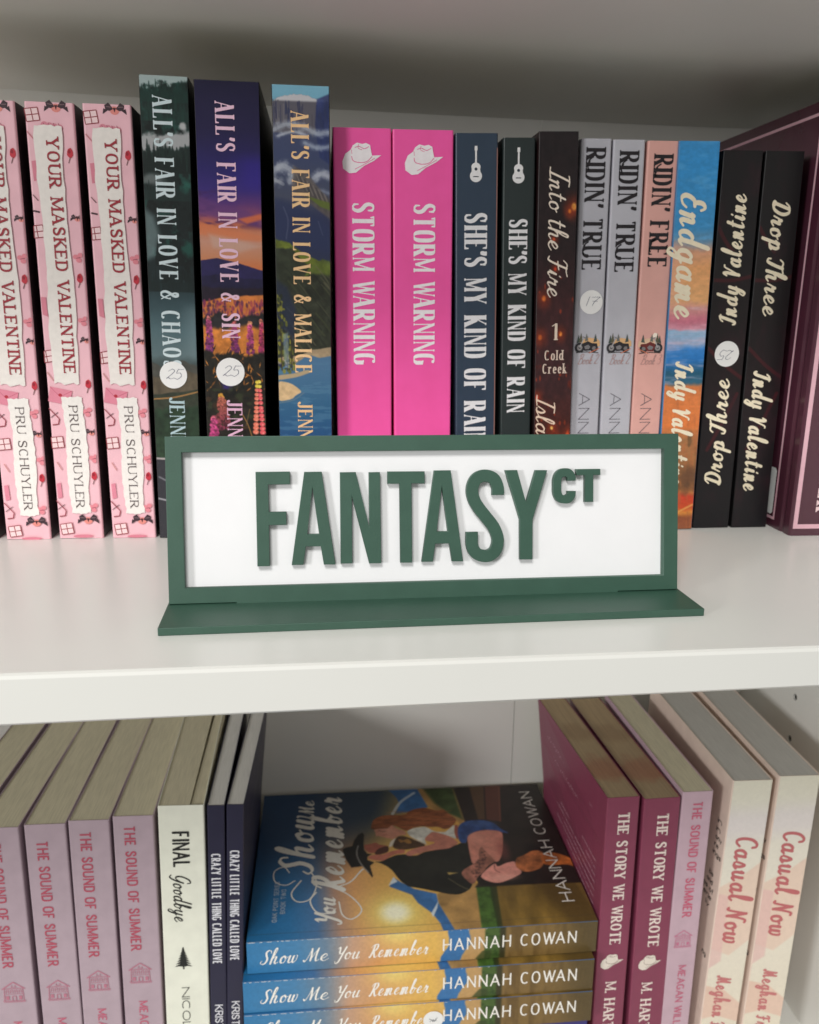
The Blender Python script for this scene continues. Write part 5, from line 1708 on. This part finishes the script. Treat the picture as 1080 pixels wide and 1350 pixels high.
GK = 'lying paperbacks with a golden sunset spine'
WS = (244, 240, 232)
SP = None
for k, (z0, th, Y_, xr, lab) in enumerate(((-.2705, .0222, .4195, .1626, 'topmost lying sunset paperback, its cover of a kissing cowboy couple in full view'),
                                           (-.2930, .0222, .4138, .1602, 'second lying sunset paperback from the top of the stack'),
                                           (-.3155, .0222, .4126, .1602, 'third lying sunset paperback from the top, with a round sticker on its spine'))):
    H = .2128
    b = Book(lab, th, H, .1510, 0, 0, Y_, z0 + th / 2, (70, 104, 140) if k == 0 else (64, 108, 156), PAGE_CREAM, GK, flat=True, corner=.5, yaw=0)
    b.e.location = (xr, Y_, z0 + th / 2)
    if SP is None:
        sp = b.art(art_stack_spine(th * 1000 - .5, H * 1000))
        SP = sp.data
        CV = art_cover(151, 212.8).mesh(b.e, 'cover_artwork', (th / 2, 0, H), (0, 1, 0), (0, 0, -1), .0001)
        CVD = CV.data
        fr = lambda u, v: Fr((th / 2, u * MM, v * MM), (0, 1, 0), (0, 0, 1))
        tw = (222, 218, 210)
        text(b.e, 'cover_title', 'Show', 'title', fr(56, 175.2), .066, .0215, tw, .0003)
        text(b.e, 'cover_title', 'Me', 'title', fr(121, 175), .0200, .0105, tw, .0003)
        text(b.e, 'cover_title', 'You', 'title', fr(9, 160.5), .0250, .0120, tw, .0003)
        text(b.e, 'cover_title', 'Remember', 'title', fr(38, 154.8), .106, .0195, tw, .0003)
        layers(b.e, 'cover_flourish', [('line', [(52, 186), (48, 192), (52, 199), (62, 200), (66, 194), (60, 190)], tw, .8), ('line', [(60, 176), (48, 172), (34, 176), (32, 184), (40, 188), (52, 182)], tw, .9),
                                       ('line', [(40, 172), (32, 176), (22, 172), (20, 164), (24, 160)], tw, .9), ('line', [(46, 166), (36, 152), (22, 144), (14, 150), (18, 156), (30, 158)], tw, .9),
                                       ('line', [(44, 158), (48, 150), (58, 143), (60, 141)], tw, 1.1)], Fr((th / 2, 0, 0), (0, 1, 0), (0, 0, 1)), .0002)
        text(b.e, 'cover_series_name', 'OAK POINT SERIES', 'wide', fr(15, 196), .0365, .0030, (196, 204, 210), .0003)
        text(b.e, 'cover_series_name', 'BOOK TWO', 'wide', fr(22, 191.4), .0220, .0030, (196, 204, 210), .0003)
        text(b.e, 'cover_author_name', 'HANNAH COWAN', 'wide', Fr((th / 2, .018, .0090), (0, 1, .0), (0, 0, 1)), .1225, .0084, (224, 220, 212), .0003)
    else:
        link('spine_artwork', SP, artmat(), b.e).data.materials.pop(index=-1)
        link('cover_artwork', CVD, artmat(), b.e).data.materials.pop(index=-1)
    dz = (0, 2.2, 2.6)[k]
    for wd, xa, xb_, hh in (('Show', -43.0, -21.1, 9.4), ('Me', -17.4, -2.6, 9.0), ('You', 1.0, 16.2, 8.8), ('Remember', 21.5, 57.6, 9.0)):
        text(b.e, 'title', wd, 'script', Fr((-.0046, 0, (212.8 - (xa + 50.2 + dz)) * MM), (0, 0, -1), (1, 0, 0)), (xb_ - xa) * MM, hh * MM, WS, .0003)
    text(b.e, 'author_name', 'HANNAH COWAN', 'wide', Fr((-.0034, 0, (212.8 - 117.0 - dz) * MM), (0, 0, -1), (1, 0, 0)), .0830, .0086, WS, .0003)
    rw = random.Random(20 + k)
    it, zz = [], 212.0
    while zz > 60:
        ln = rw.uniform(.6, 4.5) if zz > 150 else rw.uniform(.3, 1.5)
        it.append(('line', [(th * 500 - .28, zz), (th * 500 - .28 + rw.uniform(-.06, .06), zz - ln)], (214, 220, 224), rw.uniform(.18, .4), 1))
        zz -= ln + rw.uniform(.4, 3 if zz > 150 else 16)
    layers(b.e, 'worn_edge', it, Fr((0, 0, 0), (1, 0, 0), (0, 0, 1)), .0003)
    if k == 2:
        fr2 = Fr((-.0012, 0, (212.8 - 113.5) * MM), (0, 0, -1), (1, 0, 0))
        me = prism(disc(.0062), 0, .0001)
        for v in me.vertices:
            v.co = fr2.at(v.co.x, v.co.y, .0006 + v.co.z)
        st = link('price_sticker', me, STICKER, b.e)
        layers(st, 'pen_scribble', [('line', [(-2.6, 1.0), (.4, -.4), (2.4, 1.8)], (90, 92, 100), .3), ('line', [(-2.2, -1.0), (.2, .2), (-.4, -1.2), (2.0, -.4)], (90, 92, 100), .3)], fr2, .0009)

b = Book('dark indigo paperback lying at the very bottom of the stack', .0250, .2110, .145, 0, 0, .416, LZ + .0125 + .0001, (58, 52, 122), PAGE_CREAM, flat=True)
b.e.location = (.1590, .4150, -.3156 - .0126)
b2 = Book('plain slate paperback lying under the indigo one, hidden by the picture edge', .0258, .2110, .145, 0, 0, .416, LZ + .0129, (70, 76, 84), PAGE_CREAM, flat=True)
b2.e.location = (.1600, .4170, LZ + .0130)
b.e['label'] = 'dark indigo paperback lying directly under the three sunset paperbacks'

# ------------------------------------------------------------------ the green sign
G = pmat('green_printed_plastic', (47, 83, 68), .5, .75, .05, 120, bump=.12, rvary=.06)
WP = pmat('white_sign_panel', (238, 238, 240), .5, .4, .01, 90)
sign = empty('tabletop_sign', (-.0613, .3104, .0035), 'green framed tabletop sign reading FANTASY CT standing on the upper shelf', 'sign')
yaw, leanS = math.radians(1.291), math.radians(10.80)
LS, HS, BD, TH = 206.4, 64.7, 6.1, 4.2
Rm = Matrix.Rotation(yaw, 4, 'Z') @ Matrix.Rotation(-leanS, 4, 'X')
# local sign plane: x right, z up, -y to the viewer


def curve_mesh(outlines, depth, bevel=.00018):
    cu = bpy.data.curves.new('outline', 'CURVE')
    cu.dimensions = '2D'
    cu.fill_mode = 'BOTH'
    cu.extrude = depth / 2 - bevel
    cu.bevel_depth = bevel
    cu.bevel_resolution = 1
    cu.offset = -bevel
    for pts in outlines:
        sp_ = cu.splines.new('POLY')
        sp_.points.add(len(pts) - 1)
        for p, q in zip(sp_.points, pts):
            p.co = (q[0] * MM, q[1] * MM, 0, 1)
        sp_.use_cyclic_u = True
    o = bpy.data.objects.new('outline', cu)
    COL.objects.link(o)
    me = bpy.data.meshes.new_from_object(o.evaluated_get(bpy.context.evaluated_depsgraph_get()))
    bpy.data.objects.remove(o)
    # stand it up: (x, y, z) -> (x, -z, y)
    for v in me.vertices:
        x, y, z = v.co
        v.co = (x, -z, y)
    me.materials.clear()
    return me


def on_sign(name, me, mat, yoff):
    o = link(name, me, mat, sign)
    o.matrix_local = Rm @ Matrix.Translation((0, yoff, 0))
    return o


tab0, tab1 = 25.7, 180.7
fr_out = [(0, 0), (tab0, 0), (tab0, -.55), (tab1, -.55), (tab1, 0), (LS, 0), (LS, HS), (0, HS)]
fr_in = [(BD, BD), (LS - BD, BD), (LS - BD, HS - BD), (BD, HS - BD)]
on_sign('frame', curve_mesh([fr_out, fr_in[::-1]], TH * MM), G, TH * MM / 2)
on_sign('face_panel', box((BD - 1.5) * MM, (LS - BD + 1.5) * MM, .0032, .0060, (BD - 1.5) * MM, (HS - BD + 1.5) * MM), WP, 0)
A_ = lambda dx, sc=1.: ([(dx + (x - 47.3) * sc, y) for x, y in ((47.3, 14), (51.9, 14), (53.0, 21.2), (58.8, 21.2), (59.9, 13.9), (64.5, 13.8), (59.6, 50.6), (52.8, 50.6))],
                        [(dx + (x - 47.3) * sc, y) for x, y in ((53.6, 26.1), (55.9, 44.7), (58.2, 26.1))])


def thick(pts, wd, n=8):
    L, R = stroke2d(pts, wd, n)
    return L + R[::-1]


SL = [('F', [[(34, 13.8), (38.8, 13.8), (38.8, 29.9), (45.6, 29.9), (45.6, 35.1), (38.8, 35.1), (38.8, 45.8), (47.2, 45.8), (47.2, 50.8), (34, 50.8)]]),
      ('A', list(A_(47.3))),
      ('N', [[(66.6, 14.1), (71.2, 14.1), (71.3, 41), (77.9, 13.9), (82.7, 13.9), (82.6, 50.2), (78.2, 50.2), (78.1, 28.5), (73.0, 50.3), (66.8, 50.3)]]),
      ('T', [[(85.6, 45.5), (90.4, 45.5), (90.4, 13.9), (95.1, 13.8), (95.2, 45.5), (100.5, 45.4), (100.5, 50.3), (85.6, 50.4)]]),
      ('A', list(A_(99.0, .98))),
      ('S', [thick([(130.4, 40.4), (130.3, 43.6), (128.7, 47.0), (125.1, 48.3), (121.6, 47), (119.9, 43.4), (120.3, 39.4), (122.3, 35.6), (125.5, 31.5), (128.7, 27.2), (130.3, 22.4), (129.4, 18.2), (127.3, 16.2), (124.9, 15.7), (121.6, 16.8), (119.7, 20), (119.6, 25.6)], 4.9)]),
      ('Y', [[(133.4, 50.4), (138.3, 50.4), (142.0, 37.0), (146, 50.3), (150.8, 50.2), (144.7, 30.3), (144.6, 13.9), (139.4, 14), (139.4, 30.3)]]),
      ('C', [thick([(161.1, 45.8), (161.0, 47.4), (159.9, 48.9), (158.1, 49.2), (156.1, 48.5), (155.1, 46.4), (155.0, 43.7), (155.1, 41), (156.1, 38.9), (158.1, 38.2), (159.9, 38.5), (161.0, 40.0), (161.1, 41.6)], 3.4)]),
      ('T', [[(163.1, 48.0), (166.7, 48.0), (166.7, 37), (170.2, 37), (170.2, 48.0), (173.2, 48.0), (173.2, 50.5), (163.1, 50.5)]])]
for ch, outl in SL:
    on_sign('letter', curve_mesh(outl, .0026, .00016), G, .0018)
# base plate
base = box(0, .2081, 0, .046, 0, .003, .00025)
o = link('base', base, G, sign)
o.matrix_local = Matrix.Translation(Vector((-.0612, .2866, .0001)) - sign.location) @ Matrix.Rotation(math.radians(1.75), 4, 'Z')
